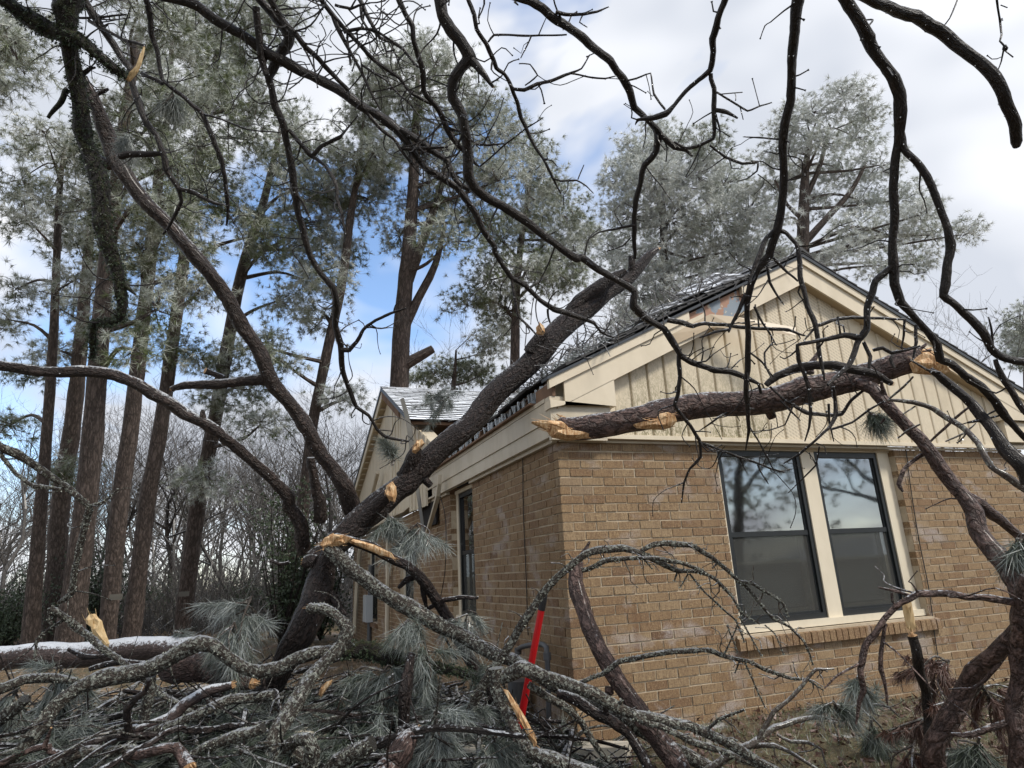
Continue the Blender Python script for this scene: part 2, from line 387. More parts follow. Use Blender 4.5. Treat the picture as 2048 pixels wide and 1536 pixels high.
# shingles under patchy snow
m, t, b = newmat('shingle'); pos = N(t, 'ShaderNodeNewGeometry').outputs['Position']; f = attr(t, 'fr', 'Fac')
c = mix(t, noise(t, pos, 120, 3), (.018, .018, .02), (.06, .058, .056))
sn = mth(t, 'ADD', noise(t, scaled(t, pos, (2.5, 2.5, 9)), 2.2, 5, .6), mth(t, 'MULTIPLY', f, .4))
c = mix(t, mth(t, 'MULTIPLY', ramp(t, sn, [(.5, 0.), (.62, 1.)]), ramp(t, up(t), [(.5, 0.), (.75, 1.)])), c, (.78, .81, .85))
t.links.new(c, b.inputs['Base Color']); b.inputs['Roughness'].default_value = .75
# window glass: transparent with sharp reflection
m = bpy.data.materials.new('glass'); m.use_nodes = True; t = m.node_tree; t.nodes.clear(); MAT['glass'] = m
o = N(t, 'ShaderNodeOutputMaterial'); g_ = N(t, 'ShaderNodeBsdfGlossy'); g_.inputs['Roughness'].default_value = .035; tr = N(t, 'ShaderNodeBsdfTransparent'); tr.inputs[0].default_value = (.80, .84, .83, 1)
fz = N(t, 'ShaderNodeFresnel'); fz.inputs['IOR'].default_value = 1.75; ms = N(t, 'ShaderNodeMixShader')
pos = N(t, 'ShaderNodeNewGeometry').outputs['Position']; bp = N(t, 'ShaderNodeBump'); bp.inputs['Strength'].default_value = .12; bp.inputs['Distance'].default_value = .01
t.links.new(noise(t, pos, 1.6, 2), bp.inputs['Height']); t.links.new(bp.outputs[0], g_.inputs['Normal'])
t.links.new(mth(t, 'ADD', mth(t, 'MULTIPLY', fz.outputs[0], 1.1), .30), ms.inputs[0]); t.links.new(tr.outputs[0], ms.inputs[1]); t.links.new(g_.outputs[0], ms.inputs[2]); t.links.new(ms.outputs[0], o.inputs[0])
m2 = m.copy(); m2.name = 'glass_dull'; MAT['glass_dull'] = m2
for n_ in m2.node_tree.nodes:
    if n_.type == 'MATH' and n_.operation == 'ADD': n_.inputs[1].default_value = .06
    if n_.type == 'MATH' and n_.operation == 'MULTIPLY': n_.inputs[1].default_value = .5
# insect screen: dark mesh one sees half through
m = bpy.data.materials.new('screen'); m.use_nodes = True; t = m.node_tree; t.nodes.clear(); MAT['screen'] = m
o = N(t, 'ShaderNodeOutputMaterial'); df = N(t, 'ShaderNodeBsdfDiffuse'); df.inputs[0].default_value = (.085, .085, .08, 1); tr = N(t, 'ShaderNodeBsdfTransparent'); ms = N(t, 'ShaderNodeMixShader'); ms.inputs[0].default_value = .38
t.links.new(tr.outputs[0], ms.inputs[1]); t.links.new(df.outputs[0], ms.inputs[2]); t.links.new(ms.outputs[0], o.inputs[0])
m, t, b = newmat('ice'); b.inputs['Base Color'].default_value = (.80, .86, .90, 1); b.inputs['Roughness'].default_value = .08; b.inputs['Transmission Weight'].default_value = .45; b.inputs['IOR'].default_value = 1.31
# ground
m, t, b = newmat('ground'); pos = N(t, 'ShaderNodeNewGeometry').outputs['Position']
a = noise(t, pos, .35, 5, .6); f_ = noise(t, pos, 22, 6, .7); l_ = noise(t, scaled(t, pos, (30, 30, 30)), 1.3, 4, .7)
c = mix(t, ramp(t, a, [(.4, 0.), (.6, 1.)]), (.17, .115, .065), (.115, .10, .045))
c = mix(t, ramp(t, f_, [(.4, 0.), (.65, .9)]), c, (.065, .045, .028))
c = mix(t, ramp(t, l_, [(.58, 0.), (.68, .8)]), c, (.36, .27, .16))
sn = noise(t, pos, 1.3, 6, .7); c = mix(t, ramp(t, sn, [(.58, 0.), (.66, .7)]), c, (.62, .63, .64))
t.links.new(c, b.inputs['Base Color']); b.inputs['Roughness'].default_value = .9; bump(t, b, mth(t, 'ADD', f_, l_), .9, .04)
m, t, b = newmat('ice_bead'); b.inputs['Base Color'].default_value = (.82, .86, .90, 1); b.inputs['Roughness'].default_value = .12
# ------------------------------------------------------------------ ground
mb = MB(); g = np.random.default_rng(3)
def gh(x, y): return .05*np.sin(x*.31+1)*np.cos(y*.27)+.03*np.sin(x*1.1+y*.7)-.02
xs = np.concatenate([[-700, -300, -120, -60], np.arange(-36, 37, .75), [60, 120, 300, 700]]); ys = np.concatenate([[-700, -300, -120, -50], np.arange(-20, 60.1, .75), [80, 120, 300, 900]])
X, Y = np.meshgrid(xs, ys, indexing='ij'); Z = gh(X, Y)+g.normal(0, .012, X.shape)
V = np.stack([X, Y, Z], -1).reshape(-1, 3); ny = len(ys)
i = (np.arange(len(xs)-1)[:, None]*ny+np.arange(ny-1)[None]).reshape(-1, 1)
mb.add(V, i+np.array([[0, ny, ny+1, 1]]), V.copy())
tag(mb.build('ground', 'ground', smooth=True), kind='structure')

# ------------------------------------------------------------------ house
HC, BM = .0813, .229                      # course height, brick module
BT = 2.56; NC = 33                        # top of brick, courses
house = empty('brick_house', (0, 0, 0), 'tan brick house with cream siding gables and a storm smashed roof edge', 'house')
WX0, WX1, WZ0, WZ1 = 1.775, 4.265, .76, 2.60      # opening of the paired window (front)
SY0, SY1, SZ0, SZ1 = 2.70, 3.78, .86, 2.60        # side window opening
EAST = 6.45; FARY = 14.5

# mortar backing of both walls (with openings), 12 mm behind the brick faces
def wall_back(name, quads, thick, axis):
    b = MB()
    for (a0, a1, z0, z1) in quads:
        if axis == 'front': b.box((a0, .007, z0), (a1, thick, z1))
        else: b.box((.007, a0, z0), (thick, a1, z1))
    return b.build(name, 'mortar', house)
front = wall_back('front_wall', [(.012, WX0, -.2, BT), (WX1, EAST, -.2, BT), (WX0, WX1, -.2, WZ0-.06), (WX0, WX1, BT-.005, BT+.004)], .20, 'front')
side = wall_back('side_wall', [(.20, SY0, -.2, BT), (SY1, 6.35, -.2, BT), (7.55, 10.2, -.2, BT), (11.8, FARY, -.2, BT), (SY0, SY1, -.2, SZ0-.05), (6.35, 7.55, -.2, .9), (10.2, 11.8, -.2, .5), (6.35, 7.55, 2.1, BT), (10.2, 11.8, 2.2, BT)], .20, 'side')

def brick_verts(lo, hi, g):
    j = g.normal(0, .0016, 6)
    return (lo[0]+j[0], lo[1]+j[1], lo[2]+j[2]), (hi[0]+j[3], hi[1]+j[4]*.3, hi[2]+j[5])
bricks = []; g = np.random.default_rng(21)
def tone(g): return float(np.clip(g.normal(.54, .22), 0, 1))
for k in range(NC):
    z1 = BT-k*HC; z0 = z1-HC+.0125; off = (k % 2)*BM/2
    x = -off
    while x < EAST:
        a, bb = max(x, 0.), min(x+BM-.0125, EAST); x += BM
        if bb-a < .03: continue
        if z0 < WZ1-.02 and z1 > WZ0-.06:
            if a < WX0 < bb: bb = WX0
            elif a < WX1 < bb: a = WX1
            elif a >= WX0-.001 and bb <= WX1+.001: continue
            if bb-a < .02: continue
        bricks.append(('f', (a, 0, z0), (bb, .10, z1)))
    y = -(BM/2-off)
    while y < FARY:
        a, bb = max(y, .1), min(y+BM-.0125, FARY); y += BM
        if bb-a < .03: continue
        skip = False
        for (q0, q1, r0, r1) in ((SY0, SY1, SZ0-.05, SZ1), (6.35, 7.55, .9, 2.1), (10.2, 11.8, .5, 2.2)):
            if z0 < r1-.02 and z1 > r0:
                if a < q0 < bb: bb = q0
                elif a < q1 < bb: a = q1
                elif a >= q0-.001 and bb <= q1+.001: skip = True
        if skip or bb-a < .02: continue
        bricks.append(('s', (0, a, z0), (.10, bb, z1)))
def px_of(p):
    q = np.asarray(p)-CAM; d = q@CF; return 1024+FPX*(q@CR)/d, 768-FPX*(q@CU)/d, d
scored = []
for i, (w_, lo, hi) in enumerate(bricks):
    c = (np.array(lo)+np.array(hi))/2; c[1 if w_ == 'f' else 0] = 0
    x, y, d = px_of(c); s_ = 0
    if 0 < x < 2040 and 0 < y < 1480 and w_ == 'f': s_ = (hi[0]-lo[0])/d/d
    scored.append(s_)
single = set(np.argsort(scored)[::-1][:296])
rest = {'f': MB(), 's': MB()}
for i, (w_, lo, hi) in enumerate(bricks):
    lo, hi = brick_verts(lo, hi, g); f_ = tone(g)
    if w_ == 's': f_ = f_*.8  # side wall tones lowered: its shaded side is put into the colour
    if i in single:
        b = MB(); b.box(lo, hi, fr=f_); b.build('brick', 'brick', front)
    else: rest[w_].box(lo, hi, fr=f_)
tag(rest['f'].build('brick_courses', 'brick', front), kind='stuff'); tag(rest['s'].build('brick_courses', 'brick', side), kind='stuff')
# window returns: brick cheeks of the front opening
b = MB()
for k in range(NC):
    z1 = BT-k*HC; z0 = z1-HC+.0125
    if z1 > WZ1 or z0 < WZ0: continue
    b.box((WX1-.002, .10, z0), (WX1+.09, .19, z1), fr=tone(g)*.5); b.box((WX0-.09, .10, z0), (WX0+.002, .19, z1), fr=tone(g)*.5)  # halved tone paints the shade of the recess into the bricks
tag(b.build('window_reveal', 'brick', front), kind='stuff')

# ---- gable of the front wing
AX, AZ, SLL, SLR = 3.19, 4.80, .50, .455
def rz(x): return AZ-(AX-x)*SLL if x < AX else AZ-(x-AX)*SLR
GB, GY = 2.625, -.08                              # siding bottom, plane
gable = MB(); gable.prism([(-.05, GB+.02), (EAST+.05, GB+.02), (EAST+.05, rz(EAST)-.1), (AX, AZ-.12), (-.05, rz(0)-.12)], -.055, .1, 1)
gable = gable.build('gable_wall', 'frieze', house)
x = .60; k = 0; PW = .205
while x < EAST-.55:
    x1 = min(x+PW, EAST-.55); vent = 2.42 < x+PW/2 < 3.98
    b = MB()
    ribs = (x, x+.018, x+.030, x1-.022, x1-.010, x1)
    def top(u): return min(rz(u)-.16, 9)
    prof = [(x, -.060), (x+.010, GY+.004), (x+.022, GY), (x1-.022, GY), (x1-.012, GY+.022), (x1, -.058)]
    V = []
    for (u, yy) in prof: V += [(u, yy, GB), (u, yy, top(u))]
    if x < AX < x1:
        pass
    F = [(2*i_, 2*i_+2, 2*i_+3, 2*i_+1) for i_ in range(len(prof)-1)]
    b.add(V, F, np.array(V)); b.build('siding_panel', 'vent_siding' if vent else 'siding', gable)
    x += PW
# bottom starter strip and trims
b = MB(); b.box((.45, GY-.022, GB-.035), (EAST+.02, -.055, GB+.006)); b.build('starter_strip', 'fascia', gable)
b = MB(); b.box((.02, -.035, BT+.004), (EAST-.01, -.001, GB-.036)); b.build('trim_board', 'frieze', gable)
b = MB(); b.box((.50, GY-.012, GB+.007), (.596, -.057, rz(.55)-.16)); b.build('corner_post', 'fascia', gable); b = MB(); b.box((EAST-.55, GY-.012, GB+.007), (EAST-.45, -.057, rz(EAST-.5)-.16)); b.build('corner_post', 'fascia', gable)
# rake boards: main board and crown moulding, left side with a missing piece that shows peeling paint
def rake(name, x0, x1, up0, up1, y0, y1, mat, parent=None):
    b = MB(); s0, s1 = (x0, rz(x0)), (x1, rz(x1))
    b.prism([(s0[0], s0[1]-up0), (s1[0], s1[1]-up0), (s1[0], s1[1]-up1), (s0[0], s0[1]-up1)][::-1], y0, y1, 1); return b.build(name, mat, parent or house)
rake('rake_board', .02, 1.72, .12, .34, -.200, -.175, 'fascia'); rake('rake_board', 2.30, AX, .12, .34, -.200, -.175, 'fascia'); rake('rake_board', AX+.001, EAST+.25, .12, .33, -.200, -.175, 'fascia')
rake('rake_moulding', -.14, 1.50, .03, .119, -.225, -.178, 'fascia'); rake('rake_moulding', 2.24, AX, .03, .119, -.225, -.178, 'fascia'); rake('rake_moulding', AX+.001, EAST+.30, .03, .119, -.225, -.178, 'fascia')
rake('bare_board', 1.45, 2.42, .05, .33, -.171, -.150, 'peeling')
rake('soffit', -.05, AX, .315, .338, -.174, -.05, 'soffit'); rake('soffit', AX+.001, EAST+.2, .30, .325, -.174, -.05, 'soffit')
rake('soffit_groove', AX+.05, EAST, .296, .299, -.12, -.112, 'shade_paint')
rake('drip_edge', -.16, AX-.001, .002, .030, -.240, -.10, 'drip_edge'); rake('drip_edge', AX, EAST+.32, -.01, .030, -.240, -.10, 'drip_edge')
# dangling strip of aluminium fascia bent away from the rake
a = P_Y(1415, 632, -.23); c = P_Y(1590, 655, -.42)
b = MB(); hgt = .15
L0, L1 = P_Y(1345, 668, -.215), P_Y(1420, 628, -.23)
strip = [L0, L1, P_Y(1475, 634, -.30), P_Y(1592, 655, -.48)]; wv = [(.0, .0, -.12), (0., -.01, -.15), (-.02, -.02, -.15), (-.05, -.02, -.10)]
V = []
for p_, q_ in zip(strip, wv): V += [p_, p_+np.array(q_)]
V = np.array(V); Vb = V+np.array([0, .004, 0])
b.add(np.vstack([V, Vb]), [(0,2,3,1),(2,4,5,3),(4,6,7,5),(8,9,11,10),(10,11,13,12),(12,13,15,14),(0,8,10,2),(2,10,12,4),(4,12,14,6),(1,3,11,9),(3,5,13,11),(5,7,15,13),(6,14,15,7),(0,1,9,8)], np.vstack([V, Vb]))
b.build('bent_fascia_strip', 'soffit', house)
# cornice return box at the left corner, and its twin at the right corner
b = MB(); zt = 2.915
b.prism([(-.13, zt), (.55, zt-.035), (.55, rz(.55)-.335), (.0, rz(0.)-.335), (-.13, rz(-.13)-.30)], -.20, -.06, 1)
b.build('cornice_return', 'fascia', house)
b = MB(); b.box((-.118, -.16, 2.66), (.50, -.056, 2.96)); b.box((-.10, -.115, BT+.006), (.47, -.057, 2.66)); b.build('frieze_return', 'frieze', house)
b = MB(); b.prism([(EAST-.45, 2.93), (EAST+.2, 2.93), (EAST+.2, rz(EAST+.2)-.32), (EAST-.45, rz(EAST-.45)-.32)], -.20, -.06, 1); b.box((EAST-.4, -.16, 2.66), (EAST+.1, -.056, 2.929)); b.build('cornice_return', 'fascia', house)
# frieze boards along the left eave
def frz(y): return 0.
b = MB(); b.box((-.115, -.05, 2.74), (-.03, 4.72, 2.925)); b.box((-.122, -.05, 2.928), (-.03, 4.72, 2.965)); b.build('frieze_board', 'frieze', house)
b = MB(); b.box((-.100, -.05, 2.60), (-.03, 4.72, 2.738)); b.build('frieze_board', 'frieze', house)
b = MB(); b.box((-.050, .0, BT+.002), (-.001, 2.68, 2.598)); b.box((-.050, 3.80, BT+.002), (-.001, 4.7, 2.598)); b.build('bed_moulding', 'frieze', house)
# torn eave: near-black sheet paints the rafter space's shade; broken sheathing and rafter ends
b = MB(); b.box((.42, -.04, 2.80), (.46, 4.9, 3.42)); b.build('attic_shade', 'shade_paint', house)
g = np.random.default_rng(8)
for y in (.3, .95, 1.62, 2.5, 3.2, 4.1):
    b = MB(); b.prism([(.02+g.uniform(-.05, .08), 2.968), (.40, 2.968), (.40, 3.38), (.10+g.uniform(-.06, .05), 3.22)], y, y+.04, 1); b.build('rafter_end', 'old_wood', house)
b = MB(); b.box((-.09, -.17, 2.962), (-.06, .22, 3.10)); b.build('broken_board', 'old_wood', house)
b = MB(); b.box((-.17, .2, 2.966), (-.05, 4.3, 2.985)); b.build('eave_board', 'old_wood', house)

# ---- roofs: deck plus shingle courses with ragged edges
def roof(name, fn, u0, u1, n, v0, v1, sag, frz_, seed):
    """fn(u along eave, t 0 eave..1 ridge) -> point; shingle tabs as small slabs"""
    g = np.random.default_rng(seed); b = MB(); e = 1e-3
    rows = n; per = int((u1-u0)/.30)
    for r_ in range(rows):
        t0, t1 = r_/rows, min((r_+1.25)/rows, 1.0)
        for c_ in range(per+1):
            ua = u0+(c_-(r_ % 2)*.5)*.30+.004; ub = ua+.292
            ua, ub = max(ua, u0), min(ub, u1)
            if ub-ua < .03: continue
            jag = g.normal(0, .012 if r_ else .05)
            A, B_ = fn(ua, t0-abs(jag)*.3), fn(ub, t0-abs(jag)*.3); Cc, D_ = fn(ub, t1), fn(ua, t1)
            nrm = np.cross(B_-A, D_-A); nrm /= np.linalg.norm(nrm)
            if nrm[2] < 0: nrm = -nrm
            up_ = nrm*(.022+g.uniform(0, .012)); lo_ = nrm*.006
            V = [A+lo_, B_+lo_, Cc, D_, A+up_, B_+up_, Cc+lo_, D_+lo_]
            b.add(V, [(0,1,2,3),(4,5,6,7),(0,1,5,4),(1,2,6,5),(2,3,7,6),(3,0,4,7)], np.array(V), frz_+g.uniform(-.1, .1))
    return b.build(name, 'shingle', house)
def deck(pts, name, th=.05):
    b = MB(); p_ = np.array(pts, float); q = p_-np.array([0, 0, th])
    b.add(np.vstack([p_, q]), [(0,1,2,3),(7,6,5,4),(0,4,5,1),(1,5,6,2),(2,6,7,3),(3,7,4,0)], np.vstack([p_, q])); return b.build(name, 'old_wood', house)
LE = .08                                           # left eave x of the wing
wl = lambda u, t: np.array([LE+(AX-LE)*t, u, rz(LE)+(AZ-rz(LE))*t+.02+.02*math.sin(u*2.3+t*4)*(1-t)])
wr = lambda u, t: np.array([EAST+.32+(AX-EAST-.32)*t, u, rz(EAST+.32)+(AZ-rz(EAST+.32))*t+.02])
deck([(LE+.03, -.16, rz(LE+.03)-.002), (AX, -.16, AZ+.0), (AX, 6.6, AZ), (LE+.03, 4.3, rz(LE+.03)-.002)], 'roof_deck', .03)
tag(roof('shingles', wl, -.245, 4.4, 24, 0, 1, 0, .02, 5), kind='stuff')
deck([(AX, -.16, AZ+.001), (EAST+.30, -.16, rz(EAST+.3)+.012), (EAST+.30, 4.4, rz(EAST+.3)+.012), (AX, 6.6, AZ)], 'roof_deck', .03)
tag(roof('shingles', wr, -.245, 4.4, 24, 0, 1, 0, -.05, 6), kind='stuff')
b = MB(); g = np.random.default_rng(4)
for k in range(16):
    b = MB(); y0 = -.25+k*.3; b.prism([(AX-.14, AZ-.035), (AX, AZ+.045), (AX+.14, AZ-.025), (AX+.14, AZ-.005), (AX, AZ+.075+g.uniform(0, .015)), (AX-.14, AZ-.01)][::-1], y0, y0+.305, 1, fr=.1); b.build('ridge_cap', 'shingle', house)

# ---- main body behind the wing: cross gable facing left
GX = -.25
ap = P_X(766, 772, GX); el = P_X(713, 965, GX); er = P_X(850, 868, GX)
RY, RZ = ap[1], ap[2]-.05
sl_r = (RZ-er[2])/(RY-er[1]); sl_l = (RZ-el[2])/(el[1]-RY)
NY, FY = 4.15, el[1]+1.4
nz, fz_ = RZ-sl_r*(RY-NY), RZ-sl_l*(FY-RY)
b = MB(); b.prism([(NY+.3, GB), (FY-.3, GB), (FY-.3, fz_-.05), (RY, RZ-.2), (NY+.3, nz-.05)], -.10, .12, 0); body_gable = b.build('body_gable', 'frieze', house)
y = 4.72
while y < FY-.4:
    zt0 = (RZ-.16-sl_r*(RY-y)) if y < RY else (RZ-.16-sl_l*(y-RY)); y1_ = y+.2
    zt1 = (RZ-.16-sl_r*(RY-y1_)) if y1_ < RY else (RZ-.16-sl_l*(y1_-RY))
    bow = .06*math.sin((y-4.7)*1.7)**2 if y < 7.5 else 0
    zb = GB-(.12 if y < 5.6 else .03)*1.
    prof = [(y, -.105), (y+.012, -.135-bow), (y1_-.02, -.135-bow), (y1_-.01, -.115-bow), (y1_, -.104)]
    V = []
    for (u, xx) in prof:
        f_ = (u-y)/.2; V += [(xx, u, zb), (xx, u, zt0*(1-f_)+zt1*f_)]
    b = MB(); b.add(V, [(2*i_, 2*i_+1, 2*i_+3, 2*i_+2) for i_ in range(len(prof)-1)], np.array(V)); b.build('siding_panel', 'siding', body_gable)
    y = y1_
def brake(name, ya, yb, u0, u1, x0, x1, mat):
    f_ = lambda y: RZ-sl_r*(RY-y) if y < RY else RZ-sl_l*(y-RY)
    b = MB(); b.prism([(ya, f_(ya)-u0), (yb, f_(yb)-u0), (yb, f_(yb)-u1), (ya, f_(ya)-u1)], x0, x1, 0); return b.build(name, mat, house)
brake('rake_board', RY+.001, FY, .06, .24, GX-.03, GX, 'fascia'); brake('drip_edge', RY, FY+.05, -.02, .059, GX-.05, -.1, 'drip_edge')
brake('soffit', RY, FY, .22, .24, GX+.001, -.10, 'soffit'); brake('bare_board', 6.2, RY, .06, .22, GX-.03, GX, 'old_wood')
brake('drip_edge', NY+1.2, RY-.002, -.02, .059, GX-.05, -.1, 'drip_edge')
# soffit planks that show under the far rake
for k in range(14):
    b = MB(); yy = RY+.3+k*.28; zz = RZ-.262-sl_l*(yy-RY); b.box((GX+.01, yy, zz-.02), (-.14, yy+.25, zz-.008)); b.build('soffit_plank', 'fascia', house)
# a sprung grey rake board hanging from the broken near corner
mb = MB(); tube(mb, [(*P_X(805, 800, -.30), .05), (*P_X(818, 850, -.34), .055), (*P_X(824, 900, -.36), .05), (*P_X(836, 985, -.40), .035), (*P_X(848, 1070, -.42), .03)], 4, .2, 0)
mb.build('sprung_board', 'grey_board', house)
mb = MB(); tube(mb, [(*P_X(879, 950, -.2), .035), (*P_X(876, 990, -.2), .04), (*P_X(852, 1074, -.16), .035)], 4, .2, 0); mb.build('hanging_trim', 'frieze', house)
bl = lambda u, t: np.array([u, NY+.9+(RY-NY-.9)*t, (RZ-sl_r*(RY-NY-.9))*(1-t)+RZ*t+.03])
deck([(GX-.04, NY+.95, bl(0, 0)[2]-.015), (11, NY+.95, bl(0, 0)[2]-.015), (11, RY, RZ+.012), (GX-.04, RY, RZ+.012)], 'roof_deck')
tag(roof('shingles', bl, GX-.07, 11., 20, 0, 1, 0, .55, 9), kind='stuff')
deck([(GX-.04, RY, RZ+.0), (11, RY, RZ+.0), (11, FY+.1, fz_), (GX-.04, FY+.1, fz_)], 'roof_deck')
b = MB(); b.box((-.06, 4.4, 2.2), (-.03, 5.3, 2.56)); b.build('wall_gap_shade', 'shade_paint', house)  # dark slab on the wall, painted as the shade of a gap

# ---- windows of the front wall
def window(x0, x1, z0, z1, yp, parent, axis='front', sill=False):
    """double hung sash with dark storm frame, insect screen below; axis front: plane y; side: plane x"""
    def bx(b, a0, a1, d0, d1, c0, c1):
        if axis == 'front': b.box((a0, d0, c0), (a1, d1, c1))
        else: b.box((d0, a0, c0), (d1, a1, c1))
    wn = MB(); t = .05
    for a in ((x0, x0+t, z0, z1), (x1-t, x1, z0, z1), (x0+t, x1-t, z1-t*1.2, z1), (x0+t, x1-t, z0, z0+t*1.1)): bx(wn, a[0], a[1], yp, yp+.07, a[2], a[3])
    fr_ = wn.build('window', 'black_frame', parent)
    zm = z0+(z1-z0)*.5
    b = MB(); bx(b, x0+t, x1-t, yp+.012, yp+.05, zm-.028, zm+.022); bx(b, x0+t, x0+t+.022, yp+.02, yp+.06, z0+t, z1-t); bx(b, x1-t-.022, x1-t, yp+.02, yp+.06, z0+t, z1-t); bx(b, x0+t+.022, x1-t-.022, yp+.02, yp+.06, z0+t*1.1, z0+t*1.1+.022); b.build('sash', 'black_frame', fr_)
    b = MB(); bx(b, x0+t+.02, x1-t-.02, yp+.032, yp+.036, zm+.02, z1-t); b.build('pane', 'glass', fr_)
    b = MB(); bx(b, x0+t+.02, x1-t-.02, yp+.046, yp+.050, z0+t, zm-.02); b.build('pane', 'glass_dull', fr_)
    b = MB(); bx(b, x0+t+.02, x1-t-.02, yp+.024, yp+.026, z0+t+.02, zm-.026); b.build('screen', 'screen', fr_)
    # old wooden sash seen behind the storm window
    b = MB(); q = .075
    bx(b, x0+q, x0+q+.05, yp+.10, yp+.13, z0+q, z1-q); bx(b, x1-q-.05, x1-q, yp+.10, yp+.13, z0+q, z1-q)
    for zz in (z0+q, zm-.30, zm+.02, zm+.36): bx(b, x0+q+.05, x1-q-.05, yp+.10, yp+.13, zz, zz+.032)
    b.build('inner_sash', 'trim', fr_)
    b = MB(); zz = z0+.12
    while zz < z1-.1:
        if axis == 'front':
            V = [(x0+.05, yp+.16, zz), (x1-.05, yp+.16, zz), (x1-.05, yp+.18, zz+.024), (x0+.05, yp+.18, zz+.024)]
        else:
            V = [(yp+.16, x0+.05, zz), (yp+.16, x1-.05, zz), (yp+.18, x1-.05, zz+.024), (yp+.18, x0+.05, zz+.024)]
        b.add(V, [(0, 1, 2, 3)], np.array(V)); zz += .027
    tag(b.build('blind', 'blind', fr_), kind='stuff')
    b = MB(); bx(b, x0-.02, x1+.02, yp+.30, yp+.34, z0, z1); b.build('room_wall', 'room', fr_)
    return fr_
TY = .085
for (a0, a1, c0, c1) in ((WX0+.002, WX0+.075, WZ0+.06, WZ1-.06), (2.955, 3.145, WZ0+.06, WZ1-.06), (WX1-.175, WX1-.003, WZ0+.06, WZ1-.06)): b = MB(); b.box((a0, TY, c0), (a1, TY+.08, c1)); b.build('window_trim', 'trim', house)
b = MB(); b.box((WX0+.002, TY-.02, WZ1-.06), (WX1-.003, TY+.09, WZ1+.02)); b.build('window_head', 'frieze', house)
b = MB(); b.box((WX0+.003, TY-.05, WZ0-.005), (WX1-.004, TY+.09, WZ0+.06)); b.build('window_stool', 'trim', house)
window(WX0+.075, 2.955, WZ0+.06, WZ1-.06, TY+.015, house); window(3.145, WX1-.175, WZ0+.06, WZ1-.06, TY+.015, house)
# rowlock sill bricks
b = MB(); b.box((WX0-.07, -.02, WZ0-.128), (WX1+.03, .10, WZ0-.014)); sill = b.build('window_sill', 'mortar', house)
x = WX0-.075; g = np.random.default_rng(31)
while x < WX1+.03:
    b = MB(); j = g.uniform(-.004, .004, 2)
    V = np.array([(x, -.05+j[0], WZ0-.145), (x+.068, -.05+j[0], WZ0-.145), (x+.068, .085, WZ0-.14), (x, .085, WZ0-.14), (x, -.05+j[0], WZ0-.045), (x+.068, -.05+j[0], WZ0-.045), (x+.068, .085, WZ0-.006), (x, .085, WZ0-.006)])
    b.add(V, [(0,3,2,1),(4,5,6,7),(0,1,5,4),(1,2,6,5),(2,3,7,6),(3,0,4,7)], V, fr=tone(g)*.75); b.build('brick', 'brick', sill); x += .0785
# ---- side windows
for (a0, a1, c0, c1) in ((SY0+.002, SY0+.06, SZ0+.05, SZ1-.05), (SY1-.10, SY1-.002, SZ0+.05, SZ1-.05)): b = MB(); b.box((.085, a0, c0), (.16, a1, c1)); b.build('window_trim', 'trim', house)
b = MB(); b.box((.07, SY0+.002, SZ1-.05), (.17, SY1-.002, SZ1-.0)); b.build('window_head', 'trim', house); b = MB(); b.box((.04, SY0+.002, SZ0-.03), (.17, SY1-.002, SZ0+.05)); b.build('window_sill', 'trim', house)
window(SY0+.06, SY1-.10, SZ0+.05, SZ1-.05, .10, house, 'side')
for (y0, y1_, z0, z1) in ((6.35, 7.55, .9, 2.1), (10.2, 11.8, .5, 2.2)):
    window(y0+.06, y1_-.06, z0+.05, z1, .10, house, 'side')
    b = MB(); b.box((.07, y0, z0), (.18, y0+.059, z1)); b.build('window_trim', 'trim', house); b = MB(); b.box((.07, y1_-.059, z0), (.18, y1_, z1)); b.build('window_trim', 'trim', house)
    b = MB(); b.box((-.06, y0-.05, z0-.10), (.06, y1_+.05, z0-.01)); b.build('window_sill', 'brick', house)
# ---- foundation vents, gas pipe, wires, downspout, meter
for (px, py) in ((1668, 1468), (1702, 1462)):
    c = P_Y(px, py, 0); b = MB(); b.box((c[0]-.05, -.006, c[2]-.085), (c[0]+.05, .03, c[2]+.075)); b.build('foundation_vent', 'shade_paint', front)  # solid box; the shade inside the vent hole is its near-black colour
mb = MB(); pp = [P_X(1034, 1330, -.13), P_X(1036, 1300, -.13), P_X(1060, 1290, -.13), P_X(1088, 1290, -.13), P_X(1094, 1310, -.13), P_X(1097, 1400, -.13), P_X(1099, 1500, -.13)]
pp[-1][2] = 0.
tube(mb, [(*p_, .024) for p_ in pp], 10, .05, 0); 
for q in (1, 4): tube(mb, [(*(pp[q]+[0, 0, .02]), .034), (*(pp[q]-[0, 0, .04]), .034)], 10, .05, 0)
mb.build('gas_pipe', 'grey_metal', house, smooth=True)
mb = MB(); tube(mb, [(*P_X(1036, 1360, -.12), .10), (*P_X(1038, 1430, -.12), .10)], 12, .1, .02); mb.build('gas_regulator', 'grey_metal', house, smooth=True)
mb = MB(); tube(mb, [(*P_X(x_, y_, -.012), .005) for x_, y_ in ((1041, 862), (1045, 900), (1046, 1000), (1048, 1060), (1052, 1150), (1056, 1270))], 5, .1, 0); mb.build('wall_wire', 'rubber', house)
mb = MB(); tube(mb, [(*P_Y(x_, y_, -.015), .0055) for x_, y_ in ((1810, 885), (1822, 980), (1838, 1080), (1858, 1180), (1868, 1260), (1878, 1330), (1882, 1365))], 5, .1, 0); mb.build('wall_wire', 'rubber', house)
mb = MB(); tube(mb, [(*P_X(x_, y_, -.06), .006) for x_, y_ in ((878, 985), (890, 1030), (892, 1090), (889, 1150), (880, 1200))], 5, .1, 0); mb.build('hanging_wire', 'rubber', house)
mb = MB(); tube(mb, [(*P_X(x_, y_, -.09), .045) for x_, y_ in ((776, 1050), (776, 1120), (774, 1280))], 6, .3, 0); mb.build('downspout', 'frieze', house)
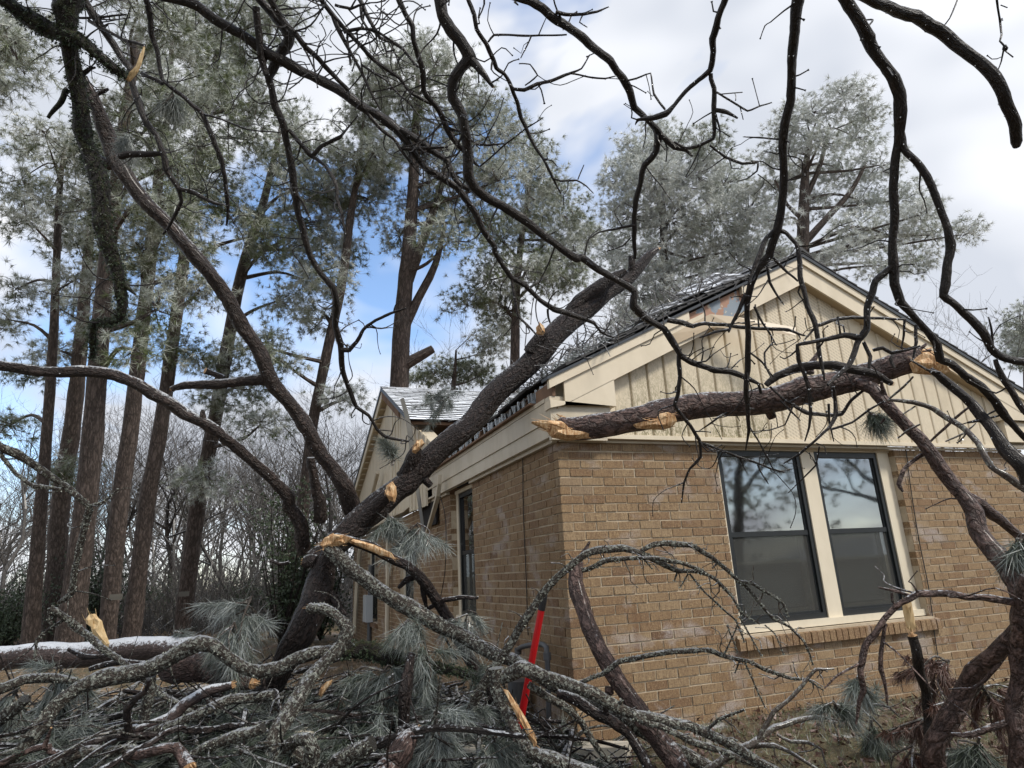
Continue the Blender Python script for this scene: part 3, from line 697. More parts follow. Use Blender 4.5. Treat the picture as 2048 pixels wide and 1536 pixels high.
mb = MB(); tube(mb, [(*P_X(x_, y_, -.3), .05) for x_, y_ in ((722, 1085), (715, 1150), (709, 1265))], 6, .2, .03); tube(mb, [(*P_X(x_, y_, -.28), .045) for x_, y_ in ((755, 945), (742, 1000), (730, 1060))], 6, .2, .03); mb.build('loose_downspout', 'frieze', house)
c = P_X(734, 1215, -.1); b = MB(); b.box((-.16, c[1]-.3, c[2]-.32), (-.01, c[1]+.25, c[2]+.28)); b.build('meter_box', 'meter_grey', house)
mb = MB(); tube(mb, [(*P_X(741, 1130, -.06), .05), (*P_X(738, 1290, -.06), .05)], 8, .3, 0); mb.build('conduit', 'grey_metal', house)
# ---- icicles along the torn eave
eave = MB(); eave.box((.10, .0, rz(.07)-.008), (.13, 4.3, rz(.07)-.002)); eave = eave.build('ice_crust', 'ice', house)
g = np.random.default_rng(77); y = .15
while y < 4.2:
    for q in range(int(g.integers(1, 8))):
        l = g.uniform(.04, .34)*(.6+.7*math.sin(y*2.7)**2); yy = y+g.uniform(0, .16); x_ = .085+g.uniform(-.03, .03); zt_ = rz(.07)-.012
        mb = MB(); n_ = g.uniform(-.008, .008, 2)
        tube(mb, [(x_, yy, zt_, .017), (x_+n_[0], yy+n_[1], zt_-l*.5, .011), (x_+n_[0]*2, yy, zt_-l, .001)], 5, .08, .12, seed=int(yy*99)); mb.build('icicle', 'ice', eave, smooth=True)
    y += g.uniform(.16, .30)
# ------------------------------------------------------------------ pines of the wood
def pts_px(s): return [tuple(float(x) for x in q.split()) for q in s.split(',')]
def pine(label, d, trunk, blobs, seed, fork=None, dens=1., fro=.5, lean=0.):
    """trunk: 'px py width' from the foot up; blobs: 'px py rx ry [frost]' clumps of foliage"""
    g = np.random.default_rng(seed); tp = pts_px(trunk)
    pts = [(*P(x, y, d), .90*w_/2*d/FPX) for x, y, w_ in tp]
    foot = np.array(pts[0]); nxt = np.array(pts[1])
    if foot[2] > .05:                                  # run the foot down to the ground
        dv = (foot[:3]-nxt[:3]); dv /= -dv[2]; q = foot[:3]+dv*foot[2]; pts = [(q[0], q[1], -.1, foot[3]*1.15)]+pts
    else: pts[0] = (foot[0], foot[1], -.1, foot[3])
    base = np.array(pts[0][:3]); base[2] = 0
    e = empty('pine_tree', base, label, 'pine tree', 'tall pines of the wood')
    mb = MB(); tube(mb, pts, 12, .5, .05, seed=seed)
    mb.build('trunk', 'bark_pine', e, base, smooth=True)
    allp = catmull(pts, .4); limbs = MB(); crown = MB()
    if fork:
        for fk in fork: tube(limbs, [(*P(x, y, d), w_/2*d/FPX) for x, y, w_ in pts_px(fk)], 8, .4, .06, seed=seed+3)
    sc = d/FPX
    for bi, q in enumerate(pts_px(blobs)):
        cx, cy, rx, ry = q[:4]; fr0 = q[4] if len(q) > 4 else fro
        c = P(cx, cy, d+g.uniform(-1.4, 1.4)); rx *= sc; ry *= sc; rz_ = rx*1.0
        # limb from the trunk to the clump
        hz_ = np.abs(allp[:, 2]-(c[2]-.3*abs(g.normal(1, .4)))); k = int(np.argmin(hz_)); a = allp[k]
        if np.linalg.norm(a[:3]-c) < 9:
            midp = (a[:3]+c)/2+np.array([0, 0, g.uniform(-.1, .25)])+g.normal(0, .12, 3)
            r0 = min(a[3]*.5, .07); tube(limbs, [(*a[:3], r0), (*midp, r0*.7), (*c, r0*.35)], 5, .3, .08, seed=seed+bi)
        n = max(6, int(13*dens*(rx*ry)**.8*3.2))
        u = g.normal(0, 1, (n, 3)); u /= np.linalg.norm(u, axis=1)[:, None]; rr = g.uniform(.25, 1.05, n)**.6
        cl = u*rr[:, None]
        loc = c+CR*cl[:, :1]*rx+np.array([0, 0, 1.])*cl[:, 1:2]*ry+np.array([CF[0], CF[1], 0])*cl[:, 2:3]*rz_
        for j in range(n):
            if g.uniform() < .75: 
                s0 = c+(loc[j]-c)*.2; mm = (s0+loc[j])/2+g.normal(0, .08, 3)
                tube(limbs, [(*s0, .018), (*mm, .013), (*loc[j], .007)], 3, .5, 0, cap=False, seed=j)
        m = 9; off = g.normal(0, 1, (n, m, 3))*np.array([.21, .21, .13])*g.uniform(.7, 1.4, (n, 1, 1)); tc_ = (loc[:, None]+off).reshape(-1, 3)
        dr = off.reshape(-1, 3)/.17+np.repeat(u, m, 0)*.5; dr[:, 2] += .35
        dr /= np.linalg.norm(dr, axis=1)[:, None]+1e-9
        fj = np.repeat(np.clip(fr0+g.normal(0, .2, n)+.16*u[:, 1], 0, 1), m)
        tufts(crown, tc_, dr, g.uniform(.15, .27, len(tc_)), 22, .0125*max(1, d/18), 1.0, g, fj, droop=.15)
    tag(limbs.build('limbs', 'bark_pine', e, base), kind='stuff')
    tag(crown.build('crown', 'needle', e, base), kind='stuff')
    return e

pine('slim pine at the far left with a frosted grey crown', 17, '60 1285 38, 82 1010 26, 95 850 22, 108 650 18, 118 400 13, 128 300 7',
     '90 400 75 45, 40 360 50 35, 150 330 55 45, 55 440 45 35, 110 470 45 30, 30 580 50 35, 20 640 40 30, 150 560 45 40, 165 400 50 40, 190 300 50 50, 90 270 45 35, 60 300 40 30, 20 850 50 30 .3', 101, fro=.5)
pine('grey pine trunk close behind the reddish one at left', 21, '105 1275 42, 121 1010 38, 145 850 34, 160 700 28, 172 560 22, 185 400 14',
     '190 470 60 50, 150 610 45 40 .5, 110 700 40 35 .55, 215 560 45 45, 200 650 40 40, 60 740 50 30 .3, 130 935 40 28 .25, 240 520 50 50', 102, fro=.35)
pine('broad reddish pine trunk third from the left edge', 14.5, '137 1290 62, 162 1090 48, 183 900 44, 198 700 38, 212 540 33, 235 350 27, 255 200 22, 280 60 16',
     '250 320 70 50, 300 250 70 55, 290 130 60 55, 330 60 70 50 .45, 300 400 75 50, 230 420 60 50, 350 330 55 50 .3, 330 180 55 50, 250 640 45 40 .25, 280 20 60 40, 310 620 60 40 .25, 270 700 40 30 .35', 103, fro=.35)
pine('straight pine behind the snowy felled log, fourth trunk', 16.5, '213 1285 38, 240 1010 36, 262 850 34, 285 650 29, 300 520 26, 320 330 20, 335 200 15, 345 80 9',
     '390 60 70 45 .25, 420 130 70 45 .2, 370 220 60 50 .4, 440 190 60 50 .15, 330 460 60 50 .4, 370 400 70 40 .15, 280 500 50 45, 400 290 60 40 .3, 360 560 40 40 .5, 230 220 50 50 .6', 104, fro=.3)
pine('leaning pine with a bright green crown, fifth trunk', 18, '262 1280 40, 294 1010 34, 322 850 31, 350 650 26, 368 520 24, 400 290 21, 430 140 15, 440 30 9',
     '450 40 80 50 .15, 490 110 60 50 .2, 470 230 70 45 .15, 500 280 45 40 .25, 430 330 60 40 .2, 420 390 80 35 .12, 480 430 60 40 .15, 520 200 40 60 .4, 380 480 50 40 .3, 520 470 50 40 .2, 400 580 40 40 .5, 540 30 60 60 .5, 350 700 35 50 .2, 480 20 60 40 .25', 105, fro=.22)
pine('pine with a small board nailed to its trunk', 20, '365 1255 36, 396 1010 34, 428 850 30, 462 650 26, 490 520 23, 520 430 18, 545 330 13, 562 250 7',
     '590 250 55 45, 630 310 60 50, 560 310 45 40, 590 380 60 45, 650 390 45 50, 600 450 65 45, 560 500 50 40, 640 500 55 45, 610 560 60 40, 560 600 45 35, 460 735 50 28 .25, 400 720 40 30 .35, 500 780 50 30, 440 800 40 28, 410 950 45 35 .6, 520 850 50 30 .4', 106, fro=.42)
pine('pine leaning right, just left of the cross gable', 19, '590 1090 34, 608 1000 28, 625 850 24, 655 700 22, 685 560 20, 700 440 17, 718 330 11, 728 230 6',
     '720 240 55 45, 760 180 55 45, 700 320 55 50, 750 300 50 45, 680 420 50 45, 740 400 50 45, 700 500 45 40 .5, 660 560 40 40, 640 640 50 35, 690 800 40 30 .6, 520 690 60 35 .4, 560 720 45 30 .4', 107, fro=.45)
pine('dark forked pine rising behind the snowy roof', 19, '798 770 42, 805 640 38, 815 520 31, 825 400 26, 830 280 19, 836 150 9',
     '830 95 50 30 .3, 790 140 60 40, 870 130 60 40, 920 180 60 45, 970 215 50 45, 760 210 60 45, 850 210 60 45, 1010 260 45 55 .6, 920 270 60 45, 800 290 60 45, 860 320 60 45, 950 340 60 45, 760 340 50 45, 1000 360 50 50, 900 400 60 40 .25, 840 400 50 40, 960 440 55 45 .25, 900 480 60 40 .3, 800 470 45 35', 108,
     fork=['815 560 24, 850 470 18, 885 360 13, 905 260 8', '806 660 22, 835 600 18, 870 530 14, 890 450 8', '800 735 26, 830 718 22, 866 697 16'], fro=.5)
pine('round topped pine behind the tip of the fallen trunk', 22, '1030 720 22, 1031 640 18, 1035 560 16, 1045 460 13, 1060 370 8, 1068 290 4',
     '1065 300 40 40, 1050 360 55 45, 1110 390 50 45, 1140 440 40 45 .4, 1050 430 60 45, 1100 480 60 45, 1000 480 55 45 .25, 1050 540 70 40 .3, 980 560 60 45 .3, 1120 550 50 40, 1010 610 50 35 .4, 1150 510 35 40, 940 610 50 25 .25, 1170 480 30 40 .5', 109, fro=.5)
pine('pale frosted pine between the trunk tip and the gable peak', 26, '1330 800 24, 1331 640 22, 1328 520 18, 1325 420 14, 1318 320 8, 1312 260 4',
     '1312 255 30 22, 1270 310 50 35, 1340 290 45 35, 1400 290 50 32 .5, 1240 360 40 40, 1310 360 70 45, 1390 350 60 45, 1450 370 55 45 .6, 1260 430 60 45, 1340 440 70 45, 1430 440 65 45, 1500 420 45 50, 1230 510 40 45, 1300 520 65 45, 1390 520 70 45, 1470 500 55 45, 1280 590 60 35, 1370 590 70 35, 1450 570 60 35, 1250 640 50 30, 1520 520 40 40', 110, dens=1.2, fro=.9)
pine('open crowned pine standing behind the gable peak', 23, '1602 800 34, 1603 600 30, 1606 480 27, 1608 400 22, 1612 330 15, 1622 270 9',
     '1690 195 40 32, 1620 225 50 28, 1575 245 42 28, 1735 230 34 32, 1550 300 42 32, 1640 285 48 32, 1710 275 50 36, 1760 330 36 40, 1600 350 45 28, 1690 345 50 34, 1545 370 40 30, 1620 410 45 26, 1720 400 46 34, 1800 400 46 38, 1840 430 34 30, 1560 440 40 26, 1700 460 60 24, 1780 470 60 30, 1860 470 46 24, 1920 470 44 18, 1660 520 50 24, 1760 530 56 24, 1550 500 36 24, 1830 520 40 26', 111,
     fork=['1606 490 16, 1650 440 13, 1700 385 10, 1730 330 6', '1606 530 15, 1670 505 12, 1750 475 9, 1830 470 5', '1610 400 12, 1640 330 9, 1660 250 5', '1608 440 10, 1575 410 7, 1550 360 4'], dens=.95, fro=.88)
pine('small frosted pine crown at the right edge of the picture', 30, '2060 900 20, 2055 760 16, 2052 660 12, 2050 600 5',
     '2040 650 34 36, 2030 710 30 30, 2060 690 50 50, 2070 640 40 40', 112, fro=.6)
pine('pine bough crown in the top left corner', 13, '-190 1300 60, -170 900 48, -150 500 38, -135 100 26, -130 -100 14',
     '20 90 45 40, 45 130 38 32, -30 60 60 50, -60 140 60 50, -10 180 40 30, 60 30 30 25, -100 0 80 60', 113, dens=1.2, fro=.45)
pine('low young pine peering over the snowy roof', 24, '900 860 14, 905 790 12, 910 740 8, 912 700 4', '880 745 45 30 .15, 930 735 45 28 .12, 985 690 35 35 .6, 1005 650 30 35 .6, 850 760 30 20 .3, 960 750 40 20 .2', 114, fro=.3)

# ------------------------------------------------------------------ bare trees
def bare(mb, base, h, g, lean=(0, 0), r0=.09, lv=4, spread=.6, fr=0.):
    def grow(p, dv, L, r, lev):
        n = 3 if lev else 5; pts = [(*p, r)]; q = p.copy(); d_ = dv.copy()
        for i_ in range(n):
            d_ = d_+g.normal(0, .16, 3); d_[2] += .06; d_ /= np.linalg.norm(d_); q = q+d_*L/n; pts.append((*q, r*(1-.55*(i_+1)/n)))
        tube(mb, pts, 5 if r > .03 else 3, L/n*1.01, 0, cap=False, seed=lev)
        if lev >= lv: return
        k = int(g.integers(3, 6)) if lev else int(g.integers(6, 9))
        for j in range(k):
            f_ = g.uniform(.3, 1) if lev else g.uniform(.35, 1); i_ = min(int(f_*n), n-1); a = np.array(pts[i_]); b_ = np.array(pts[i_+1]); t_ = f_*n-i_
            s_ = a*(1-t_)+b_*t_; u = g.normal(0, 1, 3); u[2] = abs(u[2])*.5; nd = d_*.6+u*spread; nd /= np.linalg.norm(nd)
            grow(s_[:3], nd, L*g.uniform(.42, .68), max(s_[3]*.6, .006), lev+1)
    d0 = np.array([lean[0], lean[1], 1.]); d0 /= np.linalg.norm(d0); grow(np.array(base, float), d0, h*.55, r0, 0)
BT_ = [(590, 1290, 23, 8.5, .10, 'bare slender tree with fine twigs left of the cross gable', 'bark_grey'), (470, 1290, 26, 9.5, .10, 'pale bare tree between the nailed board pine and its right neighbour', 'bark_grey'),
       (20, 1300, 24, 11, .10, 'bare leaning tree at the far left edge of the wood', 'bark_grey'), (345, 1290, 27, 11, .12, 'dark bare oak seen between the fifth and sixth trunks', 'bark_dark'),
       (680, 1285, 25, 10, .10, 'bare tree showing behind the far rake of the house', 'bark_dark'), (900, 1250, 30, 15, .12, 'bare frosted tree above the snowy roof', 'bark_grey'),
       (1960, 1180, 27, 14, .11, 'bare frosted tree behind the right slope of the gable', 'bark_frosttwig'), (2030, 1180, 24, 12.5, .10, 'bare pale tree right of the gable roof', 'bark_grey'),
       (1420, 1200, 24, 15.5, .15, 'ice coated bare tree behind the left slope of the gable', 'bark_frosttwig'), (1250, 1220, 26, 14, .12, 'ice coated bare tree behind the fallen trunk tip', 'bark_frosttwig'),
       (160, 1290, 30, 12, .10, 'thin bare tree glimpsed behind the third pine trunk', 'bark_dark'), (1530, 1200, 27, 16, .13, 'ice coated bare tree just left of the gable peak', 'bark_frosttwig')]
for k, (px, py, d, h, r0, lab, mt) in enumerate(BT_):
    q = P(px, py, d); base = np.array([q[0], q[1], 0.]); g = np.random.default_rng(300+k)
    e = empty('bare_tree', base, lab, 'bare tree', 'bare trees of the wood'); mb = MB(); bare(mb, base, h*1.05, g, g.normal(0, .12, 2), r0, 4, .62)
    tag(mb.build('trunk_and_twigs', mt, e, base), kind='stuff')
# far wood and brush: reads as one grey mass
g = np.random.default_rng(55); mb = MB()
for k in range(120):
    px = g.uniform(-150, 780); d = g.uniform(28, 55); q = P(px, 1280, d); bare(mb, (q[0], q[1], 0), g.uniform(.26, .42)*d, g, g.normal(0, .15, 2), .09, 3, .6)
for k in range(12):
    px = g.uniform(1850, 2200); d = g.uniform(32, 50); q = P(px, 1180, d); bare(mb, (q[0], q[1], 0), g.uniform(8, 15), g, g.normal(0, .1, 2), .09, 3, .6)
tag(mb.build('far_wood', 'bark_grey'), 'grey leafless wood far behind the pine trunks', 'wood', kind='stuff')
mb = MB(); g = np.random.default_rng(56)
for k in range(760):
    px = g.uniform(-120, 720); d = g.uniform(21, 36); q = P(px, 1290, d); b0 = np.array([q[0], q[1], 0.])
    for j in range(7):
        dv = np.array([*g.normal(0, .45, 2), 1.]); h = g.uniform(.6, 3.2); m_ = b0+dv*h*.5+g.normal(0, .12, 3); tube(mb, [(*(b0+g.normal(0, .2, 3)*[1, 1, 0]), .014), (*m_, .011), (*(b0+dv*h+g.normal(0, .2, 3)), .005)], 3, 1., 0, cap=False)
tag(mb.build('brush', 'bark_grey'), 'grey brown leafless brush along the wood edge', 'brush', kind='stuff')
# evergreen shrubs
def shrub(label, px, d, h, w_, seed, mat='leaf_dark', fr=.25):
    g = np.random.default_rng(seed); q = P(px, 1290, d); base = np.array([q[0], q[1], 0.]); e = empty('evergreen_shrub', base, label, 'shrub', 'evergreen shrubs at the wood edge')
    mb = MB(); tips = []
    for j in range(26):
        dv = np.array([*g.normal(0, w_*.5, 2), g.uniform(.35, 1)*h]); tube(mb, [(*base, .025), (*(base+dv*.5+g.normal(0, .08, 3)), .016), (*(base+dv), .006)], 4, .6, 0, cap=False, seed=j); tips += [base+dv*f_+g.normal(0, .06, 3) for f_ in (.35, .55, .7, .85, 1)]
    tag(mb.build('stems', 'bark_dark', e, base), kind='stuff'); mb = MB(); tips = np.array(tips); c = np.repeat(tips, 14, 0)+g.normal(0, .17, (len(tips)*14, 3)); c[:, 2] = np.maximum(c[:, 2], .05)
    tufts(mb, c, g.normal(0, 1, c.shape), .09, 5, .035, .8, g, fr); tag(mb.build('leaves', mat, e, base), kind='stuff')
shrub('dark green shrub at the left edge behind the slim pine', 10, 19, 2.2, 1.3, 1); shrub('dark evergreen bush between the third and fourth trunks', 185, 20, 3.0, .9, 2)
shrub('tall dark evergreen bush left of the fallen trunk butt', 560, 16, 4.0, 1.0, 3); shrub('low green shrub right of the board pine', 500, 24, 1.6, 1.2, 4); shrub('small evergreen bush beside the fifth trunk foot', 330, 26, 2.2, 1.0, 5)
shrub('dark holly mound beyond the third trunk', 95, 23, 2.6, 1.0, 6); shrub('evergreen bush close to the far house corner', 640, 17, 2.6, .9, 7)
# small boards nailed to two pines
for (px, py, d, lab) in ((368, 1188, 19.4, 'weathered board nailed on the board pine'), (232, 1194, 16.1, 'weathered board nailed on the fourth pine trunk')):
    c = P(px, py, d); b = MB(); b.box((-.14, -.02, -.07), (.14, .02, .07)); b.box((-.12, -.025, -.02), (.12, -.02, .02)); o = b.build('trunk_board', 'grey_board', None, (0, 0, 0)); o.location = c; tag(o, lab, 'board')
# one pine and a bare tree in the open behind the camera: the window panes mirror them
def free_tree(label, base, h, seed, mat):
    base = np.array(base, float); g = np.random.default_rng(seed); e = empty('bare_tree', base, label, 'bare tree', 'bare trees of the wood'); mb = MB(); bare(mb, base, h, g, g.normal(0, .08, 2), .2, 4, .62); tag(mb.build('trunk_and_twigs', mat, e, base), kind='stuff')
    return e
e = free_tree('bare tree mirrored in the left window panes', (12.2, -12.6, 0), 13, 81, 'bark_grey')
mb = MB(); g = np.random.default_rng(82); c = np.array([12.2, -12.6, 5.2])+g.normal(0, 1, (1500, 3))*[1.9, 1.9, 1.7]; tufts(mb, c, g.normal(0, 1, c.shape), .26, 18, .02, 1., g, .55); tag(mb.build('needle_clumps', 'needle', e, np.array([12.2, -12.6, 0.])), kind='stuff')
free_tree('bare tree mirrored in the right window pane', (17.5, -10.5, 0), 11, 83, 'bark_dark')
# ------------------------------------------------------------------ traced limbs and fallen branches
ORG = {'A': (0, 0), 'B': (650, 0), 'C': (1348, 0), 'D': (0, 500), 'E': (600, 500), 'G': (1348, 500), 'H': (0, 1011), 'I': (500, 1011), 'J': (1000, 1011), 'K': (1348, 1011)}
def parse(s):
    """'A:x y w, x y w | D:...' in enlargement coordinates, Z: photo pixels"""
    out = []
    for seg in s.split('|'):
        r, body = seg.strip().split(':')
        for q in body.split(','):
            x, y, w_ = (float(v) for v in q.split())
            if r == 'Z': out.append((x, y, w_))
            else: out.append((ORG[r][0]+x*.3418, ORG[r][1]+y*.3418, w_*.3418))
    return out
BR = []
def branch(name, label, mat, parts, d, cat='branch', start='', end='', twigs=0, seed=None, torn=0, group=None, twl=.35, rough=.10, twmat=None, budw=1.):
    """parts[0] is the stem, the others grow from it; d=(depth at start, depth at end); start/end: 'u' runs on upwards, 'g' runs to the ground, 't' torn wood"""
    seed = seed if seed is not None else len(BR)*13+5; g = np.random.default_rng(seed); BR.append(name)
    polys = []
    for k, s in enumerate(parts):
        dd = d; flags = ''
        if isinstance(s, tuple): s, dd = s[0], s[1]
        if '#' in s: s, flags = s.split('#')
        pp = parse(s); n = len(pp); L = np.concatenate([[0], np.cumsum([math.hypot(pp[i][0]-pp[i-1][0], pp[i][1]-pp[i-1][1]) for i in range(1, n)])]); f_ = L/max(L[-1], 1)
        if k == 0 or isinstance(parts[k], tuple): ds = dd[0]+(dd[1]-dd[0])*f_+.05*np.sin(f_*7+seed)
        else:
            best = None
            for (q, qd, _) in polys:
                for i_ in range(len(q)):
                    e = math.hypot(q[i_][0]-pp[0][0], q[i_][1]-pp[0][1])
                    if best is None or e < best[0]: best = (e, qd[i_])
            ds = best[1]+g.uniform(-.35, .2)*f_*min(1., L[-1]/250)
        polys.append((pp, ds, flags))
    base = None; made = []
    for k, (pp, ds, flags) in enumerate(polys):
        pa = np.array(pp); tg = np.gradient(pa[:, :2], axis=0); tg = np.abs(tg)/(np.linalg.norm(tg, axis=1)[:, None]+1e-6); fac = np.maximum(tg[:, 0], tg[:, 1])*(.77 if name == 'fallen_pine' else 1.03 if mat in ('bark_lichen', 'bark_snow') and pa[:, 1].mean() > 1200 and pa[:, 0].mean() < 1250 else .9)
        pts = [(*P(x, y, dd), max(w_*fc/2/FPX*dd, .0026)) for (x, y, w_), dd, fc in zip(pp, ds, fac)]
        if k == 0:
            if 'u' in start:
                a, b_ = np.array(pts[0]), np.array(pts[1]); dv = (a-b_)[:3]; dv /= np.linalg.norm(dv); pts = [(*(a[:3]+dv*1.5+[0, -.25, .5]), a[3]*1.12), (*(a[:3]+dv*.8+[0, -.05, .1]), a[3]*1.08), (*(a[:3]+dv*.3), a[3]*1.03)]+pts
            if 'g' in start:
                a, b_ = np.array(pts[0]), np.array(pts[1]); dv = (a-b_)[:3]; dv /= np.linalg.norm(dv)+1e-9; dv[2] = min(dv[2], -.35); dv /= -dv[2]; pts = [(*(a[:3]+dv*(a[2]+.02)), a[3])]+pts
            if 'g' in end:
                a, b_ = np.array(pts[-1]), np.array(pts[-2]); dv = (a-b_)[:3]; dv /= np.linalg.norm(dv)+1e-9; dv[2] = min(dv[2], -.35); dv /= -dv[2]; pts = pts+[(*(a[:3]+dv*(a[2]+.02)), a[3])]
        made.append(pts)
    root = made[0]; base = np.array(min(root, key=lambda q: q[2])[:3])
    e = empty(name, base, label, cat, group)
    tw = MB(); ntw = 0
    for k, pts in enumerate(made):
        mb = MB(); rm = max(q[3] for q in pts); pts_ = pts
        if k and np.linalg.norm(np.array(pts[0][:3])-np.array(pts[1][:3])) > 1e-6:
            pass
        c, r, T = tube(mb, pts_, 14 if rm > .06 else 9 if rm > .02 else 6, min(max(.03, rm*.45), .09), rough, seed=seed+k, kink=.22, capmi=(1 if k == 0 and 't' in start else 0, 1 if 't' in polys[k][2] or (k == 0 and 't' in end) else 0), knob=1. if rm < .09 else .4, ang=.30)
        fl = polys[k][2]
        if k == 0: c_main = (c, r, T); all_c = []
        all_c.append((c, r, T))
        if (k == 0 and 't' in end): spikes(mb, c[-1], T[-1], r[-1]*.9, 22, r[-1]*1.3, seed+k, 1)
        if 't' in fl: spikes(mb, c[-1], T[-1], r[-1]*.85, 16, r[-1]*.55, seed+k, 1)
        if (k == 0 and 't' in start): spikes(mb, c[0], -T[0], r[0]*.9, 22, r[0]*1.3, seed+k+1, 1)
        mb.build('stem' if k == 0 else 'side_branch', [mat, 'torn_wood'], e, base, smooth=True)
        # small twigs with buds
        if twigs:
            m = int(twigs*np.linalg.norm(np.diff(c, axis=0), axis=1).sum()*(12 if name == 'hanging_limb' else 8)+.5)
            for j in range(m):
                i_ = int(g.uniform(.1, 1)*(len(c)-1)); dv = np.cross(T[i_], g.normal(0, 1, 3)); dv /= np.linalg.norm(dv)+1e-9; dv = dv+T[i_]*g.uniform(0, .7); q = c[i_]; l = twl*1.25*g.uniform(.3, 1); rr = min(.006, r[i_]*.6); seq = [(*q, rr)]
                for s_ in range(int(g.integers(2, 5))):
                    dv = dv+g.normal(0, .45, 3); dv /= np.linalg.norm(dv); q = q+dv*l*.33; rr = max(rr*.8, .0026); seq.append((*q, rr))
                seq.append((*(q+dv*.008), rr*1.9*budw)); tube(tw, seq, 4, .05, .12, seed=j); ntw += 1
    if mat == 'bark_moss':
        cc, rr_, TT = c_main; n_ = len(cc)*22; ii = g.integers(0, len(cc), n_); u_ = g.normal(0, 1, (n_, 3)); u_ -= TT[ii]*(u_*TT[ii]).sum(1)[:, None]; u_ /= np.linalg.norm(u_, axis=1)[:, None]; mm = MB(); tufts(mm, cc[ii]+u_*rr_[ii][:, None]*.98+g.normal(0, .012, (n_, 3)), u_, .022, 5, .007, .7, g, g.uniform(0, .35, n_), .3); tag(mm.build('moss', 'leaf_dark', e, base), kind='stuff')
    if mat == 'bark_lichen':
        fm = MB()
        for (cc, rr_, TT) in all_c:
            n_ = len(cc)*3; ii = g.integers(0, len(cc), n_); u_ = g.normal(0, 1, (n_, 3)); u_ -= TT[ii]*(u_*TT[ii]).sum(1)[:, None]; u_ /= np.linalg.norm(u_, axis=1)[:, None]; tufts(fm, cc[ii]+u_*rr_[ii][:, None]*.97, u_, .010, 4, .008, .8, g, g.uniform(0, 1., n_))
        tag(fm.build('lichen', 'lichen_flake', e, base), kind='stuff')
    if mat in ('bark_dark', 'bark_branchlet', 'bark_fallen', 'bark_frosted'):
        bm_ = MB(); O8 = np.array([(1,0,0),(-1,0,0),(0,1,0),(0,-1,0),(0,0,1.3),(0,0,-1.8)]); F8 = np.array([(0,2,4),(2,1,4),(1,3,4),(3,0,4),(2,0,5),(1,2,5),(3,1,5),(0,3,5)])
        for (cc, rr_, TT) in all_c:
            for q in range(int(len(cc)*.5)):
                i_ = int(g.integers(0, len(cc))); u_ = g.normal(0, 1, 3); u_ -= TT[i_]*(u_@TT[i_]); u_ /= np.linalg.norm(u_); bm_.add(cc[i_]+u_*rr_[i_]+O8*g.uniform(.0012, .0038), F8)
        tag(bm_.build('ice_beads', 'ice_bead', e, base, smooth=True), kind='stuff')
    if ntw: tag(tw.build('twigs', twmat or mat, e, base), kind='stuff')
    return e
exec_parts = None
DK = 'bark_dark'
# --- limbs hanging into the picture from the oak overhead
branch('hanging_limb', 'mossy dark limb dropping down the left side to a kinked end', 'bark_moss', ['A:395 -40 150, 390 150 112, 402 300 100, 430 480 95, 460 650 95, 490 800 108, 530 900 112, 580 1050 112, 600 1250 100, 630 1420 105, 660 1530 95|D:690 180 68, 705 330 60, 700 405 50, 640 432 44, 545 430 44, 536 520 44, 541 630 30',
   'D:700 170 60, 750 220 40, 795 262 16#t', 'A:490 430 34, 520 410 30, 560 395 14', 'A:395 520 46, 340 610 40, 280 690 24'], (4.3, 4.6), start='u', twigs=.5, twmat=DK)
branch('hanging_limb', 'mossy limb crossing the top left corner with a pale torn end', 'bark_moss', ['A:-60 -80 90, 30 0 105, 150 90 125, 300 170 112, 450 230 100, 560 320 90, 660 400 76, 735 450 56'], (4.1, 4.4), start='u', end='t', twigs=.4, twmat=DK)
branch('hanging_limb', 'thin dark limb winding down right of the mossy one', DK, ['A:480 -20 60, 560 110 60, 640 230 54, 720 340 50, 765 400 45, 800 560 45, 850 700 45, 920 800 40, 960 900 38, 980 1000 38, 1040 1090 35, 1060 1180 26, 990 1320 22, 955 1370 16', 'A:850 700 40, 858 740 30', 'A:520 120 26, 640 190 26, 750 240 22, 850 265 16', 'A:460 105 16, 600 100 16, 740 85 12', 'A:1040 1100 34, 1150 1140 30, 1250 1190 22, 1345 1200 10', 'A:960 900 26, 850 905 40, 760 895 44, 700 915 44'], (4.9, 5.2), start='u', twigs=.9)
branch('hanging_limb', 'thin limb falling from the top, left of the long diagonal limb', DK, ['A:850 -20 40, 880 100 38, 890 220 34, 920 330 30, 950 470 28, 1060 560 34, 1180 660 40, 1240 790 36, 1290 920 32, 1320 1050 28, 1335 1200 24, 1325 1320 14', 'A:830 430 28, 950 490 30', 'A:1180 665 18, 1300 700 14, 1450 760 12, 1640 775 8', 'A:890 10 16, 1000 120 12, 1040 160 8'], (4.4, 4.8), start='u', twigs=.8)
branch('hanging_limb', 'long diagonal limb from the top left to the fallen trunk', DK, ['A:1030 0 62, 1150 40 70, 1250 110 75, 1400 200 75, 1500 260 75, 1600 320 75, 1700 370 75, 1850 450 75, 1960 520 75|B:200 610 70, 300 670 70, 420 750 72, 490 830 64, 530 910 60, 580 980 60, 680 1040 60, 770 1100 58, 820 1170 55, 880 1260 52, 930 1350 45, 990 1440 40|E:1140 10 36, 1190 90 40, 1240 160 44, 1320 210 40, 1400 290 40, 1480 350 42, 1560 370 38, 1650 400 34, 1720 430 28, 1760 480 20, 1840 515 10',
   'B:440 760 50, 560 830 54, 640 890 50, 710 940 48, 740 1010 45, 790 1080 45, 850 1110 45', 'E:1240 170 22, 1260 300 20, 1280 390 20, 1350 460 19, 1395 510 14', 'B:240 650 38, 320 740 34, 400 810 30, 450 880 26, 500 950 20, 560 1030 10', 'E:1450 345 16, 1455 400 16, 1465 430 12', 'B:440 870 20, 540 870 24, 640 865 20, 720 860 12'], (3.9, 5.0), start='u', twigs=.9)
